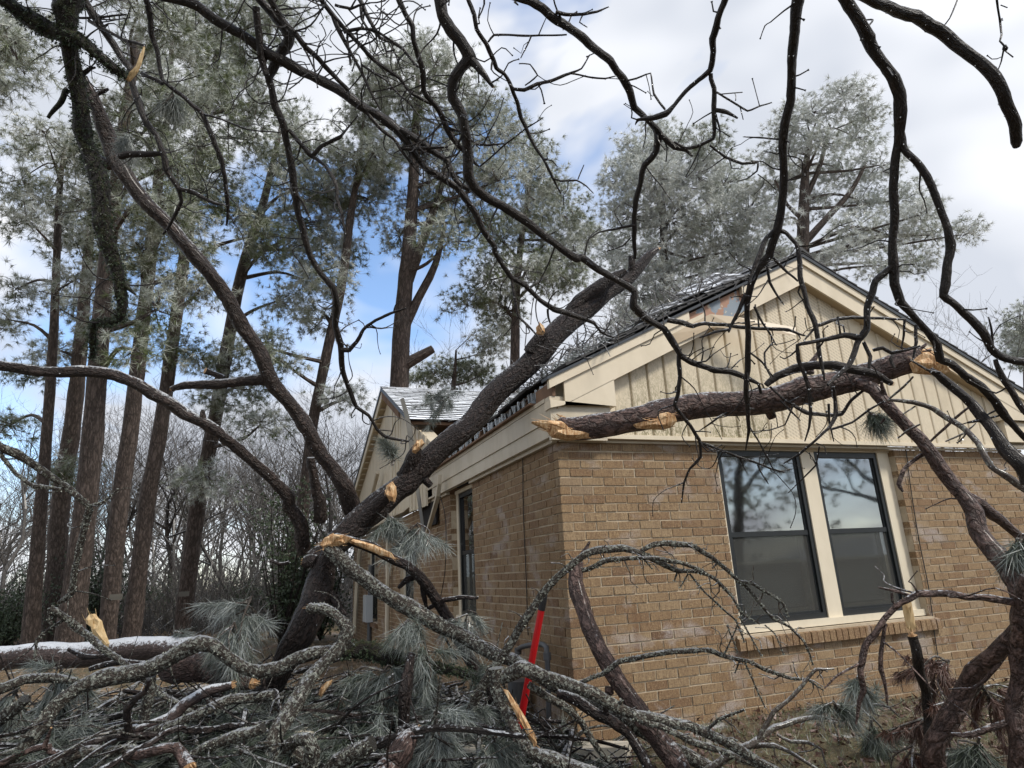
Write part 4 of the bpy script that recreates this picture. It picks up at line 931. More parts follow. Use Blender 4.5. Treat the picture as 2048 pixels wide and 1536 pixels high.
branch('hanging_limb', 'wriggling limb down the centre left with a hooked side branch', DK, ['A:1505 -20 60, 1600 80 74, 1690 220 70, 1635 320 70, 1572 450 58, 1590 520 46, 1610 620 50, 1660 720 50, 1690 850 48, 1710 1000 48, 1720 1130 48, 1740 1250 45, 1780 1380 42, 1820 1500 42|D:1870 130 45, 1940 220 45, 1970 330 45, 1962 450 42, 1990 560 40|E:250 700 38, 280 800 35, 330 920 32, 400 970 28, 450 1050 25, 500 1090 22, 580 1110 18, 640 1120 10',
   'E:240 585 40, 290 590 34, 330 540 32, 370 470 28, 440 410 25, 530 370 20, 620 340 10', 'A:1690 760 35, 1760 840 35, 1820 910 35, 1890 850 32, 1990 800 28|B:100 790 22, 190 680 10', 'A:1820 910 32, 1900 970 30, 1960 1060 28, 1970 1170 26, 2000 1260 24, 2020 1370 14', 'A:1500 40 50, 1515 220 46, 1520 330 44, 1560 440 40', 'A:1735 1130 20, 1780 1200 18, 1820 1290 10'], (4.0, 5.2), start='u', twigs=.8)
branch('hanging_limb', 'straight limb sloping right across the top left of the open sky', DK, ['A:1560 -30 55, 1640 90 50, 1720 190 48, 1790 280 46, 1870 350 45, 1960 450 42, 2040 530 38', 'A:1780 285 16, 1850 420 12, 1890 370 8'], (3.6, 4.0), start='u', twigs=.8)
branch('hanging_limb', 'forking limb dropping from the top above the dark forked pine', DK, ['B:-20 0 40, 60 100 45, 150 200 40, 250 310 40, 350 400 38, 430 460 34, 500 540 32, 560 580 28, 625 612 22', 'B:50 100 34, 80 170 38, 120 250 30, 170 350 28, 220 430 22, 270 540 20, 325 645 12', 'B:215 380 20, 280 420 20, 360 470 18, 420 540 18, 500 610 16, 570 700 8', 'B:110 190 24, 210 165 22, 300 180 20, 400 245 18', 'B:60 30 22, 150 50 20, 200 30 16, 265 18 8', 'B:130 200 14, 150 380 18'], (3.7, 4.2), start='u', twigs=1.)
branch('hanging_limb', 'slim limb left of the central twin limbs at the top', DK, ['B:185 -20 35, 240 80 32, 290 170 30, 320 220 28, 400 250 28, 460 290 28, 520 370 26, 548 395 20', 'B:210 40 22, 215 110 20, 250 170 18, 300 235 10', 'B:345 260 16, 360 300 14, 410 290 10'], (4.2, 4.4), start='u', twigs=1.)
branch('hanging_limb', 'dark limb falling through the round pine crown to a brown shard', DK, ['B:425 -20 42, 470 80 40, 510 150 38, 520 240 38, 560 350 38, 570 450 38, 580 540 36, 640 610 45, 690 690 45, 730 770 45, 790 860 45, 840 910 40, 880 960 28, 905 975 12', 'B:730 755 22, 800 770 22, 880 840 20, 950 850 18, 1050 840 8', 'B:905 975 16, 960 930 16, 1050 850 15, 1180 750 14, 1278 688 8', 'B:690 715 22, 620 790 18, 540 840 14, 430 865 10'], (3.8, 4.3), start='u', twigs=.9)
branch('hanging_limb', 'thickest central limb, S shaped, reaching down to the window', DK, ['B:675 -20 80, 700 80 80, 740 170 90, 800 260 92, 830 330 98, 790 400 84, 752 480 72, 748 580 68, 800 680 64, 815 800 64, 830 930 66, 840 1040 70, 880 1100 80, 980 1170 76, 1080 1230 75, 1200 1310 70, 1290 1390 65, 1380 1460 60, 1470 1510 56|E:1640 40 54, 1750 110 52, 1850 180 52, 1950 240 52|Z:1265 612 20, 1290 635 19, 1328 655 19, 1343 682 18, 1361 711 16, 1387 726 15, 1422 737 14, 1460 743 14, 1490 755 13, 1516 767 10, 1522 787 7',
   'B:830 330 80, 880 370 68, 930 440 52, 985 510 26#t', 'Z:1335 640 12, 1364 644 12, 1385 653 10, 1410 648 9, 1451 650 8, 1510 656 8, 1540 659 8, 1575 659 7, 1598 668 5, 1618 673 2', 'Z:1359 697 11, 1358 729 10, 1359 758 9, 1355 788 9, 1349 808 9, 1364 829 10, 1381 852 9, 1399 881 8, 1402 914 7, 1379 937 6, 1368 965 5, 1363 1006 3', 'Z:1400 885 7, 1440 900 6, 1478 914 6, 1519 927 5, 1550 941 4, 1570 945 2', 'Z:1385 727 5, 1412 722 4, 1427 708 3, 1461 686 2', 'Z:1515 929 4, 1525 950 4, 1537 968 3', 'Z:1478 914 3, 1488 934 3, 1495 948 2'], (3.6, 4.6), start='u', twigs=.7)
branch('hanging_limb', 'slender knobbly limb right of the central limb with pale sky behind', DK, ['B:832 -20 30, 870 90 32, 890 170 32, 940 250 35, 970 320 32, 1000 400 36, 1050 430 35, 1080 480 30, 1130 600 30, 1150 690 28, 1190 780 28, 1240 880 25, 1290 950 22, 1330 1030 20, 1382 1135 10', 'B:955 245 18, 990 205 15, 1100 205 14, 1200 212 14, 1300 207 12, 1415 203 10', 'B:1205 215 12, 1170 290 10, 1145 340 6', 'B:1070 470 22, 1100 520 30, 1170 530 28, 1240 490 26, 1330 470 24, 1430 430 22, 1500 400 16, 1550 320 9', 'B:1440 430 14, 1540 450 12, 1640 460 12, 1700 445 8', 'B:1170 500 12, 1245 440 12, 1200 375 10, 1135 372 8', 'B:1330 1040 14, 1380 1060 14, 1470 1055 13, 1530 1090 12, 1570 1130 6', 'B:1480 1050 9, 1500 1000 9, 1515 965 7', 'B:1290 935 10, 1330 940 9, 1360 975 7, 1355 995 5'], (3.4, 3.9), start='u', twigs=.35, twl=.2)
branch('hanging_limb', 'long limb from the top centre over the open sky to the trunk tip', DK, ['B:1110 -20 40, 1230 20 65, 1320 90 70, 1420 160 70, 1520 230 70, 1600 300 70, 1680 390 65, 1740 470 65, 1780 540 56, 1810 630 50, 1880 700 50, 1955 780 54, 1940 880 45, 1870 970 42, 1850 1050 40, 1820 1180 36, 1810 1300 32, 1808 1420 30, 1812 1515 20', 'B:1955 780 50, 2048 865 46|C:70 880 30, 110 915 20', 'B:1350 70 30, 1430 80 25, 1510 85 20, 1590 70 16, 1660 40 8', 'B:1510 85 12, 1490 130 9, 1535 160 7', 'B:1740 480 14, 1820 460 14, 1905 430 12, 1925 550 16, 1990 640 20', 'B:1880 980 12, 1960 1080 10, 2030 1180 8', 'B:1810 1320 20, 1700 1340 18, 1600 1360 12, 1540 1400 6', 'B:1790 1390 14, 1740 1440 12, 1650 1470 10', 'B:1110 10 24, 1130 30 14'], (3.3, 4.4), start='u', twigs=.35, twl=.2)
branch('hanging_limb', 'branching limb left of the straight limb, ending in curled twigs', DK, ['C:305 -20 45, 260 110 48, 230 220 45, 236 300 38, 210 410 42, 100 510 40, 40 570 36, 0 610 36|B:1990 660 45, 1900 690 34, 1830 700 24, 1815 730 8', 'C:215 430 28, 235 520 30, 230 620 30, 235 740 30, 230 810 28, 150 850 28, 70 870 22, 0 830 14', 'C:250 540 18, 330 590 16, 430 650 14, 500 620 12, 572 600 8', 'C:265 552 9, 400 540 7', 'C:385 620 8, 405 700 6', 'C:245 645 30, 310 660 28, 372 692 16', 'C:245 670 14, 270 760 12, 262 850 6', 'C:210 850 20, 300 920 22, 400 955 20, 490 950 18, 485 1000 14, 430 1045 10, 370 1062 6', 'C:490 1020 10, 545 1060 9, 597 1112 6', 'C:155 860 12, 110 960 11, 65 1040 7', 'C:200 420 12, 90 500 10'], (3.5, 3.9), start='u', twigs=.3, twl=.2)
branch('hanging_limb', 'straight dark limb hanging in front of the gable peak', DK, ['C:738 -30 76, 715 100 66, 700 220 60, 698 350 58, 695 480 58, 685 590 58, 650 720 60, 640 850 55, 648 1000 52, 645 1120 52, 630 1250 50, 610 1340 60, 560 1480 60|G:560 30 72, 490 100 58, 450 200 48, 432 300 40, 430 450 36, 430 600 36, 435 700 36, 420 850 35, 430 950 28, 440 1050 22, 420 1170 10',
   'C:590 1350 44, 545 1390 40, 510 1460 38, 480 1536 34|G:440 200 20', 'C:620 1350 38, 655 1365 36, 710 1430 35|G:725 0 32, 732 100 32, 745 200 32, 780 310 32, 820 420 36, 840 500 28, 850 600 26, 865 680 24, 880 760 14', 'G:420 260 34, 380 350 28, 330 460 20, 320 482 12', 'G:325 465 18, 240 480 18, 150 512 10', 'G:580 45 25, 640 110 25, 725 182 18', 'G:545 100 20, 560 190 18, 600 260 16, 642 320 8', 'G:830 440 26, 930 410 22, 1050 395 20, 1200 400 20, 1355 405 12', 'G:820 460 22, 760 530 14', 'G:470 330 20, 520 430 18, 570 500 16, 600 560 8', 'G:580 540 14, 530 600 14, 535 680 13, 570 750 10', 'G:445 600 18, 520 660 18, 580 740 14', 'G:440 1030 16, 490 1110 14, 540 1200 14, 580 1280 10, 650 1298 6', 'C:612 815 14, 500 805 12, 405 800 7'], (3.2, 4.2), start='u', twigs=.4, twl=.22)
branch('hanging_limb', 'heavy dark limb forking twice in front of the right gable slope', DK, ['C:975 -30 92, 1060 90 90, 1130 200 86, 1200 330 82, 1270 450 82, 1310 560 80, 1310 680 74, 1305 830 58, 1295 950 55, 1285 1080 55, 1290 1200 52, 1290 1350 52, 1285 1480 58|G:1285 80 64, 1290 200 60, 1320 310 60, 1400 390 64, 1480 470 56, 1545 550 58, 1560 640 58, 1620 670 55, 1700 740 64, 1800 800 65, 1880 880 65, 1930 970 64, 1990 1040 56, 2060 1110 48',
   'C:1315 760 50, 1350 870 55, 1430 960 55, 1500 1090 55, 1560 1220 52, 1600 1330 52, 1620 1430 58, 1608 1520 52|G:1595 130 60, 1572 260 55, 1650 320 60, 1740 410 65, 1800 480 65, 1850 580 60, 1900 620 56, 2000 650 54, 2080 670 48', 'G:1285 90 58, 1240 125 54, 1180 180 50, 1150 270 48, 1130 380 45, 1120 470 45, 1085 520 48, 1000 500 36, 900 525 30, 800 545 28, 722 560 30, 730 640 28, 760 720 28, 790 850 25, 800 950 22, 790 1040 16, 765 1120 8', 'G:1080 530 44, 1060 580 40, 1030 650 40, 960 740 38, 900 790 26', 'G:1110 540 28, 1150 620 27, 1140 690 20', 'G:1880 640 30, 1930 750 45, 1990 850 45, 2060 960 40', 'G:1868 580 18, 1860 480 14, 1840 390 8', 'G:1350 410 16, 1345 500 16, 1330 580 8', 'G:1415 440 24, 1415 540 22, 1400 640 12', 'G:1290 595 16, 1270 640 24, 1290 690 16', 'G:1165 585 24, 1220 572 24, 1275 600 22, 1380 580 16, 1440 560 10'], (3.0, 3.6), start='u', twigs=.3, twl=.2)
branch('hanging_limb', 'blunt dark limb arching through the top right corner', DK, ['C:1110 -30 70, 1230 20 78, 1350 80 82, 1470 130 88, 1570 200 96, 1680 280 98, 1780 370 102, 1870 460 104, 1930 560 86, 1975 660 74, 2000 740 72, 1998 830 62, 2003 860 40'], (2.3, 2.5), start='u', twigs=0, rough=.04)
branch('hanging_twig', 'thin twig with a round gall in the top right corner', DK, ['C:1888 -20 14, 1910 130 13, 1915 200 13, 1905 240 12, 1935 270 12, 1915 360 9, 1890 425 5', 'C:1935 265 18, 1937 285 36, 1939 298 20', 'C:1940 300 9, 1985 335 6', 'C:1912 30 8, 1950 45 7'], (2.8, 2.9), start='u', twigs=.5, twl=.07)
branch('hanging_twig', 'short thin twig above the blunt limb at top right', DK, ['C:1668 -20 12, 1610 110 10, 1570 165 5'], (2.8, 2.8), start='u', twigs=0)
# --- the pine that fell on the house
FA = 'bark_fallen'
branch('fallen_pine', 'big fallen pine trunk lying up over the broken eave', FA, ['Z:628 1124 84, 655 1098 88, 700 1058 88, 760 1012 86, 812 965 84, 876 893 82, 931 841 82, 986 791 82, 1041 741 82, 1096 685 80, 1151 636 74, 1206 594 64, 1258 553 50, 1298 512 32, 1316 498 14', 'Z:1120 655 50, 1160 605 50, 1205 570 46, 1235 550 30, 1252 541 16', 'Z:690 1075 60, 730 1040 54, 778 990 46#t', 'Z:1060 705 40, 1078 675 34, 1084 660 26#t', 'Z:805 955 44, 825 915 40, 836 896 30#t', 'Z:1262 545 20, 1264 522 18, 1262 512 14', 'Z:850 960 30, 862 972 24'], (5.6, 7.6), cat='tree trunk', end='t', twigs=0, rough=.05)
branch('fallen_limb', 'long thick limb arching up left from the fallen butt', 'bark_frosted', ['Z:706 1020 44, 690 975 42, 660 930 40, 630 880 38, 595 830 38, 560 785 38, 533 743 37, 505 690 36, 478 643 36, 455 596 37, 420 551 40, 376 500 40, 335 448 38, 290 400 38, 256 362 40, 232 325 40, 218 280 34, 202 232 32, 185 190 28, 168 155 20', 'D:1560 760 80, 1450 765 70, 1330 770 65, 1200 780 60, 1080 800 55, 1000 815 36#t', 'D:1310 752 42, 1250 725 40, 1200 705 44#t', 'Z:232 325 20, 212 328 24, 196 322 30', 'A:560 560 34, 600 535 30, 635 520 18', 'A:660 850 24, 690 830 24, 705 820 12'], (6.1, 5.3), end='', twigs=.15, twmat=DK)
branch('fallen_limb', 'second limb bending left from the butt to a cut orange end', 'bark_frosted', ['I:320 270 96, 300 180 95, 290 100 92, 235 0 92|D:1700 1450 95, 1620 1370 98, 1530 1280 98, 1420 1180 94, 1300 1080 90, 1200 1010 88, 1100 960 88, 1010 900 88, 900 850 88, 800 780 84, 680 735 75, 520 725 72, 350 720 72, 150 700 68, 0 680 64, -40 676 62', 'D:1190 990 40, 1185 950 34, 1190 935 24', 'Z:640 1040 28, 640 1000 26, 630 960 22, 622 915 16'], (5.9, 4.9), end='t', twigs=.12, twmat=DK)
branch('broken_pine', 'black broken stem standing under the fallen trunk', FA, ['I:150 1000 180, 235 860 196, 315 730 204, 370 590 200, 395 440 190, 430 340 160, 470 260 110', 'I:150 990 100, 110 1100 92, 95 1250 86, 100 1400 88, 100 1560 92', 'I:380 330 90, 340 330 80, 310 330 60#t', 'I:120 320 24, 170 345 24, 230 330 22', 'I:430 480 90, 500 560 70, 560 640 46'], (5.2, 5.4), cat='tree stump', start='g', end='t', twigs=0, rough=.07)
branch('fallen_limb', 'lichen grey limb running from the torn stump to the red pole', 'bark_lichen', ['I:470 250 120, 560 330 104, 650 400 106, 750 490 106, 850 560 104, 950 620 100, 1080 680 95, 1200 750 90, 1300 810 86, 1420 870 84, 1540 910 80, 1650 970 76', 'I:1300 800 30, 1350 840 40, 1385 865 30#t'], (5.1, 4.9), start='t', end='g', twigs=.1)
branch('split_limb', 'split orange limb falling from the torn stump behind the lichen limb', FA, ['I:500 195 80, 620 210 66, 720 250 72, 820 300 76, 920 350 80, 1000 430 82, 1060 520 86, 1120 610 92, 1200 720 92, 1270 850 90', 'I:1000 410 40, 920 430 46, 870 480 34', 'I:1050 600 30, 1130 555 34, 1230 540 30, 1335 540 18', 'I:1010 440 40, 1020 540 34, 1035 600 24, 1120 740 20, 1210 900 14'], (5.3, 5.5), start='t', end='g', twigs=.25)
# --- the log across the gable and the trunk below it
PL = 'bark_pinelog'
branch('broken_log', 'broken pine log hanging level across the gable siding', PL, ['Z:1120 850 42, 1160 853 52, 1230 846 56, 1300 837 57, 1400 818 58, 1500 797 58, 1590 778 58, 1680 762 57, 1740 747 56, 1800 728 56, 1845 717 54', 'G:520 830 110, 560 920 80, 580 985 50', 'G:790 720 70, 810 660 46, 850 590 22#t', 'G:1420 590 30, 1450 570 30, 1475 550 24', 'G:1440 610 30, 1490 590 22, 1505 585 14'], (5.0, 4.5), cat='log', start='t', end='t', twigs=0, rough=.05)
branch('leaning_pine', 'reddish pine stem leaning from the log to the bottom right corner', PL, ['G:1060 780 80, 1150 815 100, 1230 900 112, 1340 1010 110, 1450 1120 110, 1540 1240 110, 1620 1350 112, 1700 1450 118, 1760 1536 124|K:1800 160 130, 1900 310 135, 2000 460 136, 2060 570 140', 'K:1700 -60 70, 1800 0 82, 1900 70 84, 2000 165 80, 2080 240 70', 'G:1450 1200 34, 1400 1230 36, 1340 1290 34, 1320 1370 28, 1340 1415 14', 'G:1480 1150 20, 1500 1120 20, 1560 1060 24, 1640 990 24, 1725 920 18', 'G:1240 880 30, 1220 810 26, 1215 770 16', 'G:1230 990 24, 1210 1015 16'], (4.4, 3.5), cat='tree trunk', end='g', twigs=.1, rough=.05)
branch('upright_pine', 'dark pine stem standing at the lower right edge', PL, ['K:2010 1560 112, 1992 1300 106, 1995 1050 102, 2010 850 100, 2035 650 104, 2070 420 90', 'K:2020 570 50, 1850 545 45, 1700 530 42, 1550 515 45, 1430 520 50, 1340 570 50, 1240 660 50, 1150 780 50, 1100 880 50, 1085 960 40, 1110 1080 40, 1085 1150 28, 1065 1280 12', 'K:1240 690 20, 1220 830 28, 1215 960 28, 1240 1080 20, 1250 1170 10', 'K:1400 535 24, 1290 500 22, 1195 478 10', 'K:1080 930 22, 960 990 18, 880 1070 14', 'K:1275 510 16, 1278 560 16, 1300 590 10', 'K:1940 1270 45, 1800 1320 45, 1690 1340 36, 1620 1335 18'], (3.5, 3.4), cat='tree trunk', start='g', twigs=.25, rough=.06)
branch('slanting_pine', 'reddish stem slanting from the right edge down to the brown cedar', PL, ['K:2080 660 130, 1900 800 130, 1800 920 130, 1700 1080 136, 1600 1250 142, 1530 1400 146, 1480 1560 156', 'K:1990 825 26, 1900 920 40, 1820 1020 34, 1740 1070 20, 1610 1075 8'], (3.5, 4.0), cat='tree trunk', end='g', twigs=.1, rough=.06)
branch('snapped_stick', 'dark snapped stick with a pale wood tip under the window', DK, ['K:1500 1450 60, 1490 1250 62, 1460 1080 64, 1430 900 64, 1395 760 58'], (4.0, 4.0), start='g', end='t', twigs=0)
branch('fallen_limb', 'dark limb sweeping down right across the right end of the siding', DK, ['G:1500 700 40, 1560 730 62, 1640 800 75, 1740 900 82, 1830 1000 96, 1920 1110 110, 2000 1230 122, 2090 1370 130', 'G:1380 640 14, 1480 700 16, 1560 720 16', 'G:1720 1010 16, 1790 1000 18, 1900 970 12'], (3.7, 3.3), end='', twigs=.2, twl=.2)
branch('fallen_limb', 'wiry iced branch arching right above the leaning pine stem', 'bark_branchlet', ['G:1250 880 20, 1400 890 30, 1520 930 36, 1620 990 45, 1720 1060 45, 1800 1160 45, 1860 1270 50, 1950 1330 58, 2070 1410 58', 'G:1590 1120 10, 1700 1070 16, 1765 1015 12', 'G:1310 1100 12, 1360 1060 16, 1440 1020 14', 'G:1410 915 14, 1340 960 12', 'G:1260 870 18, 1340 800 20, 1400 740 16'], (4.1, 3.5), end='', twigs=.3, twl=.2)
branch('fallen_limb', 'smooth branch bowed over the top of the hanging log', DK, ['G:540 790 50, 600 740 56, 700 690 60, 820 670 60, 950 680 60, 1080 710 56, 1180 730 50, 1270 780 44', 'G:690 900 28, 780 950 28, 900 970 25, 980 960 28, 1040 880 28, 1140 800 20', 'G:620 880 22, 700 960 18, 740 1000 10', 'G:560 800 20, 650 880 20, 690 900 18'], (4.5, 4.3), end='t', twigs=.4, twl=.25)
branch('bare_twig', 'drooping twigs in front of the upper window panes', DK, ['G:930 800 22, 940 880 24, 940 970 28, 900 1050 28, 830 1110 25, 740 1190 20, 640 1250 10', 'G:920 1050 18, 1040 1010 16, 1150 930 16, 1230 885 12', 'G:905 900 16, 910 1000 14, 935 1120 8', 'G:670 1420 8, 740 1350 12, 830 1260 12, 850 1150 10', 'G:700 900 14, 650 1020 12, 560 1055 10, 430 1065 6', 'G:830 1130 10, 880 1150 9, 890 1190 6'], (4.2, 4.2), twigs=.6, twl=.18)
branch('bare_twig', 'short twigs below the left end of the hanging log', DK, ['G:340 940 18, 250 990 18, 140 1062 8', 'G:360 960 10, 385 1000 6'], (4.7, 4.7), twigs=.3, twl=.15)
# --- lower centre: leaning log and arching iced branch
branch('leaning_log', 'flaking pine log leaning against the brick corner', PL, ['J:450 330 88, 445 430 98, 480 560 106, 520 700 114, 590 850 120, 660 960 126, 750 1090 140, 830 1220 150, 930 1370 160, 1060 1560 172', 'J:640 1060 50, 640 1090 60, 650 1110 50', 'J:450 340 50, 490 270 44, 525 210 16'], (5.3, 4.2), cat='log', end='g', twigs=0, rough=.06)
BL = 'bark_branchlet'
branch('arching_branch', 'lichen branch arching over the leaning log with iced twigs', 'bark_lichen', ['J:-60 1000 74, 0 900 70, 60 810 62, 150 660 62, 240 520 62, 330 420 60, 420 340 56, 500 290 52, 600 260 50, 720 255 45, 820 280 42, 930 330 40, 1050 380 34, 1150 390 26, 1250 420 22, 1350 520 18, 1420 640 16, 1520 690 12', 'J:820 270 34, 900 230 38, 1000 225 37, 1120 240 36, 1240 300 36, 1330 380 36, 1440 480 34, 1520 570 28, 1600 660 24, 1700 710 20, 1780 790 18, 1830 930 10', 'J:480 380 36, 600 330 35, 750 310 30, 900 310 28, 1050 335 28, 1180 380 26, 1280 450 22, 1360 540 18, 1415 640 12', 'J:1380 440 26, 1480 460 24, 1580 520 24, 1650 570 20, 1688 650 10', 'J:1110 400 16, 1200 510 16, 1300 600 16, 1380 670 14, 1430 800 10', 'J:830 300 20, 890 370 12', 'J:1040 380 14, 1020 440 10', 'J:1100 400 12, 1055 480 9', 'J:1400 650 14, 1450 740 12, 1530 880 9', 'J:1330 700 12, 1390 860 9', 'J:1550 700 12, 1610 750 10, 1660 870 8'], (4.4, 4.7), start='g', twigs=1.1, twl=.16, twmat=BL)
branch('arching_branch', 'low lichen branch curving right below the arching one', 'bark_lichen', ['J:470 1035 30, 600 980 34, 700 915 36, 850 880 36, 1000 850 34, 1130 840 34, 1250 860 32, 1340 890 28, 1440 910 26, 1560 960 26, 1700 1010 22, 1800 1015 18, 1890 1080 10', 'J:1430 910 14, 1490 1050 12, 1550 1180 8', 'J:1400 915 14, 1375 980 8', 'J:1310 880 12, 1390 700 10'], (4.5, 4.6), twigs=.8, twl=.15, twmat=BL)
branch('fallen_limb', 'long lichen branch sloping right past the foot of the leaning log', 'bark_lichen', ['I:1400 1000 70|J:30 1000 84, 150 960 82, 250 1000 80, 400 1050 72, 550 1100 72, 680 1170 70, 800 1220 62, 950 1250 60, 1100 1280 60, 1250 1350 60, 1400 1430 60, 1540 1510 56', 'J:170 1050 50, 280 1120 50, 400 1190 50, 480 1270 48, 520 1350 45, 600 1450 40, 710 1560 38', 'J:700 1180 50, 850 1260 50, 1000 1320 46, 1150 1390 44, 1300 1440 42, 1520 1530 38', 'J:1210 1310 26, 1280 1250 26, 1430 1195 16', 'J:705 1190 20, 708 1140 16'], (4.3, 4.1), end='g', twigs=.4, twl=.15, twmat=BL)
branch('fallen_limb', 'dark wet limb under the lichen branch left of the leaning log', FA, ['J:340 1100 60, 450 1150 80, 550 1210 86, 650 1260 82, 750 1340 82, 830 1450 80, 880 1560 74', 'J:640 1250 30, 610 1170 30'], (4.6, 4.3), end='g', twigs=0)
branch('twiggy_branch', 'twiggy dead branch on the ground below the window', BL, ['J:1300 1500 60, 1400 1440 60, 1500 1380 58, 1600 1300 42, 1700 1270 36, 1830 1240 30, 1950 1250 22, 1985 1400 8', 'J:1500 1385 36, 1530 1330 36, 1600 1210 36, 1700 1120 36, 1770 1050 30, 1850 960 24, 1955 955 10', 'J:1620 1340 20, 1700 1380 25, 1800 1390 22, 1880 1430 18, 1912 1540 12', 'J:1480 1410 36, 1600 1400 30, 1700 1450 28, 1860 1545 24', 'K:1000 1200 14, 1080 1160 20, 1180 1165 18, 1260 1185 14, 1320 1240 8'], (4.4, 4.5), start='g', twigs=.5, twl=.18)
# --- the pile at lower left
branch('fallen_log', 'felled log with snow on its back behind the pile', 'bark_snow', ['Z:-60 1312 42, 60 1308 44, 150 1305 46, 240 1302 46, 330 1300 46, 390 1300 50'], (6.3, 6.0), cat='log', twigs=0, rough=.05)
branch('fallen_log', 'short reddish log with torn orange end in the pile', PL, ['H:1020 930 210, 1150 940 210, 1260 950 190, 1380 1010 130, 1480 1040 80'], (5.3, 5.0), cat='log', end='t', twigs=0)
branch('crooked_branch', 'long pale lichen branch snaking across the pile from the left corner', 'bark_lichen', ['H:-60 1600 125, 0 1536 122, 120 1440 114, 250 1290 110, 340 1160 106, 450 1060 100, 560 1010 96, 700 980 96, 850 960 96, 970 910 100, 1080 850 98, 1180 815 92, 1260 830 88, 1330 890 86, 1420 940 86, 1520 970 80, 1640 950 76, 1750 890 76, 1850 860 72, 1950 850 66', 'H:880 1000 56, 880 1120 60, 840 1250 62, 780 1380 70, 700 1500 80, 660 1580 84'], (3.9, 4.6), start='g', twigs=.1)
branch('crooked_branch', 'thick lichen branch bending down the middle of the pile', 'bark_lichen', ['I:350 600 58, 430 600 66, 500 640 72, 560 730 82, 520 830 88, 430 930 94, 350 1030 102, 280 1150 110, 220 1250 112, 160 1350 106, 140 1450 104, 160 1560 104', 'I:150 1400 60, 230 1420 100, 300 1480 110, 320 1580 100'], (4.7, 3.9), end='g', start='t', twigs=.15)
branch('fallen_limb', 'mossy log lying level behind the hanging needles', 'bark_moss', ['I:540 860 90, 700 860 112, 850 890 112, 960 930 98, 1080 960 70, 1250 980 52, 1380 1010 44'], (4.9, 4.7), twigs=.1)
branch('fallen_limb', 'dark upright limb in the middle of the pile', FA, ['I:890 1420 110, 900 1300 72, 900 1100 82, 920 950 72, 945 870 58'], (4.3, 4.6), start='g', twigs=0)
branch('fallen_log', 'wet reddish log end at the bottom centre', PL, ['I:760 1600 210, 830 1500 214, 900 1400 200, 950 1340 140, 975 1310 70'], (3.8, 4.1), cat='log', start='g', end='t', twigs=0)
branch('broken_branch', 'lichen branch with a torn orange strip below the red pole', 'bark_lichen', ['I:1440 950 90, 1460 1060 92, 1500 1180 74, 1560 1330 72, 1620 1440 84, 1750 1490 90, 1900 1530 90, 2020 1580 84'], (4.3, 3.9), end='g', twigs=.15)
branch('curled_branch', 'curled lichen branch at the bottom, right of the bent one', 'bark_lichen', ['I:330 1580 90, 360 1440 92, 330 1370 86, 250 1380 80, 210 1450 76', 'I:440 1570 90, 520 1490 106, 620 1430 112, 720 1390 90'], (3.8, 3.9), start='g', twigs=0)
branch('fallen_limb', 'snow topped branch low in the left of the pile', 'bark_snow', ['H:560 1430 60, 620 1400 70, 750 1330 80, 870 1285 66, 1000 1230 72, 1100 1160 76, 1200 1110 70, 1300 1075 60, 1360 1050 44'], (4.2, 4.5), end='t', start='g', twigs=0)
branch('fallen_limb', 'lichen branch crossing under the snow topped one', 'bark_lichen', ['H:820 1370 48, 880 1330 52, 1050 1260 56, 1200 1200 60, 1350 1140 60, 1500 1120 60, 1600 1110 50'], (4.1, 4.4), start='g', twigs=.2)
branch('cut_branch', 'short reddish branch with a ringed cut end at the bottom', PL, ['H:700 1470 50, 800 1450 62, 950 1420 64, 1030 1420 84, 1080 1480 96, 1110 1540 100'], (3.9, 3.7), end='t', twigs=0)
branch('fallen_limb', 'grey branch along the bottom left of the pile', 'bark_lichen', ['H:300 1560 60, 330 1500 62, 500 1440 62, 700 1430 60, 860 1440 50', 'H:1100 1480 60, 1250 1400 66, 1400 1340 66, 1540 1300 60'], (3.8, 3.9), start='g', twigs=.2)
branch('fallen_limb', 'reddish stub with orange splinter near the left bottom', PL, ['H:200 1425 40, 300 1440 44, 420 1465 46', 'H:250 1420 40, 270 1380 30, 300 1300 14#t'], (3.9, 3.9), start='g', twigs=0)
branch('fallen_limb', 'pale branch reaching in from the left edge over the needles', 'bark_lichen', ['H:-60 1110 72, 0 1075 70, 150 1020 56, 300 1010 50, 450 1025 36', 'H:-40 1280 90, 60 1200 88, 150 1130 70'], (4.2, 4.4), start='g', twigs=.2)
branch('fallen_limb', 'dark branch stub lying level low in the pile', FA, ['H:980 1330 40, 1100 1320 42, 1250 1310 44, 1420 1285 40', 'H:760 1330 50, 750 1180 52, 840 1100 40, 870 1020 26'], (4.0, 4.2), start='g', twigs=.2)
branch('hanging_branch', 'pale lichen branch hanging down the left edge to a snapped end', 'bark_lichen', ['D:-80 1100 62, 0 1150 62, 100 1200 60, 250 1290 56, 400 1400 52, 520 1500 48|H:520 20 48, 480 180 40, 440 350 36, 410 520 44, 345 570 28', 'D:0 1190 40, 100 1310 34, 200 1380 30, 360 1400 22', 'D:520 1500 20, 600 1480 18, 690 1400 10'], (4.3, 4.6), end='t', twigs=.5)
branch('fallen_limb', 'twig leaning from the snapped branch over the snowy log', 'bark_lichen', ['H:300 600 40, 400 660 46, 500 740 50, 600 830 50, 740 935 44', 'H:380 665 18, 300 710 18, 220 780 18, 200 900 10', 'H:300 600 30, 290 660 26, 305 700 16'], (4.8, 4.7), end='g', twigs=.3)
branch('fallen_limb', 'dark twig lying in the needles behind the snaking branch', FA, ['H:520 960 30, 620 930 40, 720 915 40, 850 920 26', 'H:400 840 26, 500 880 36, 620 880 24'], (4.9, 4.9), twigs=.4)
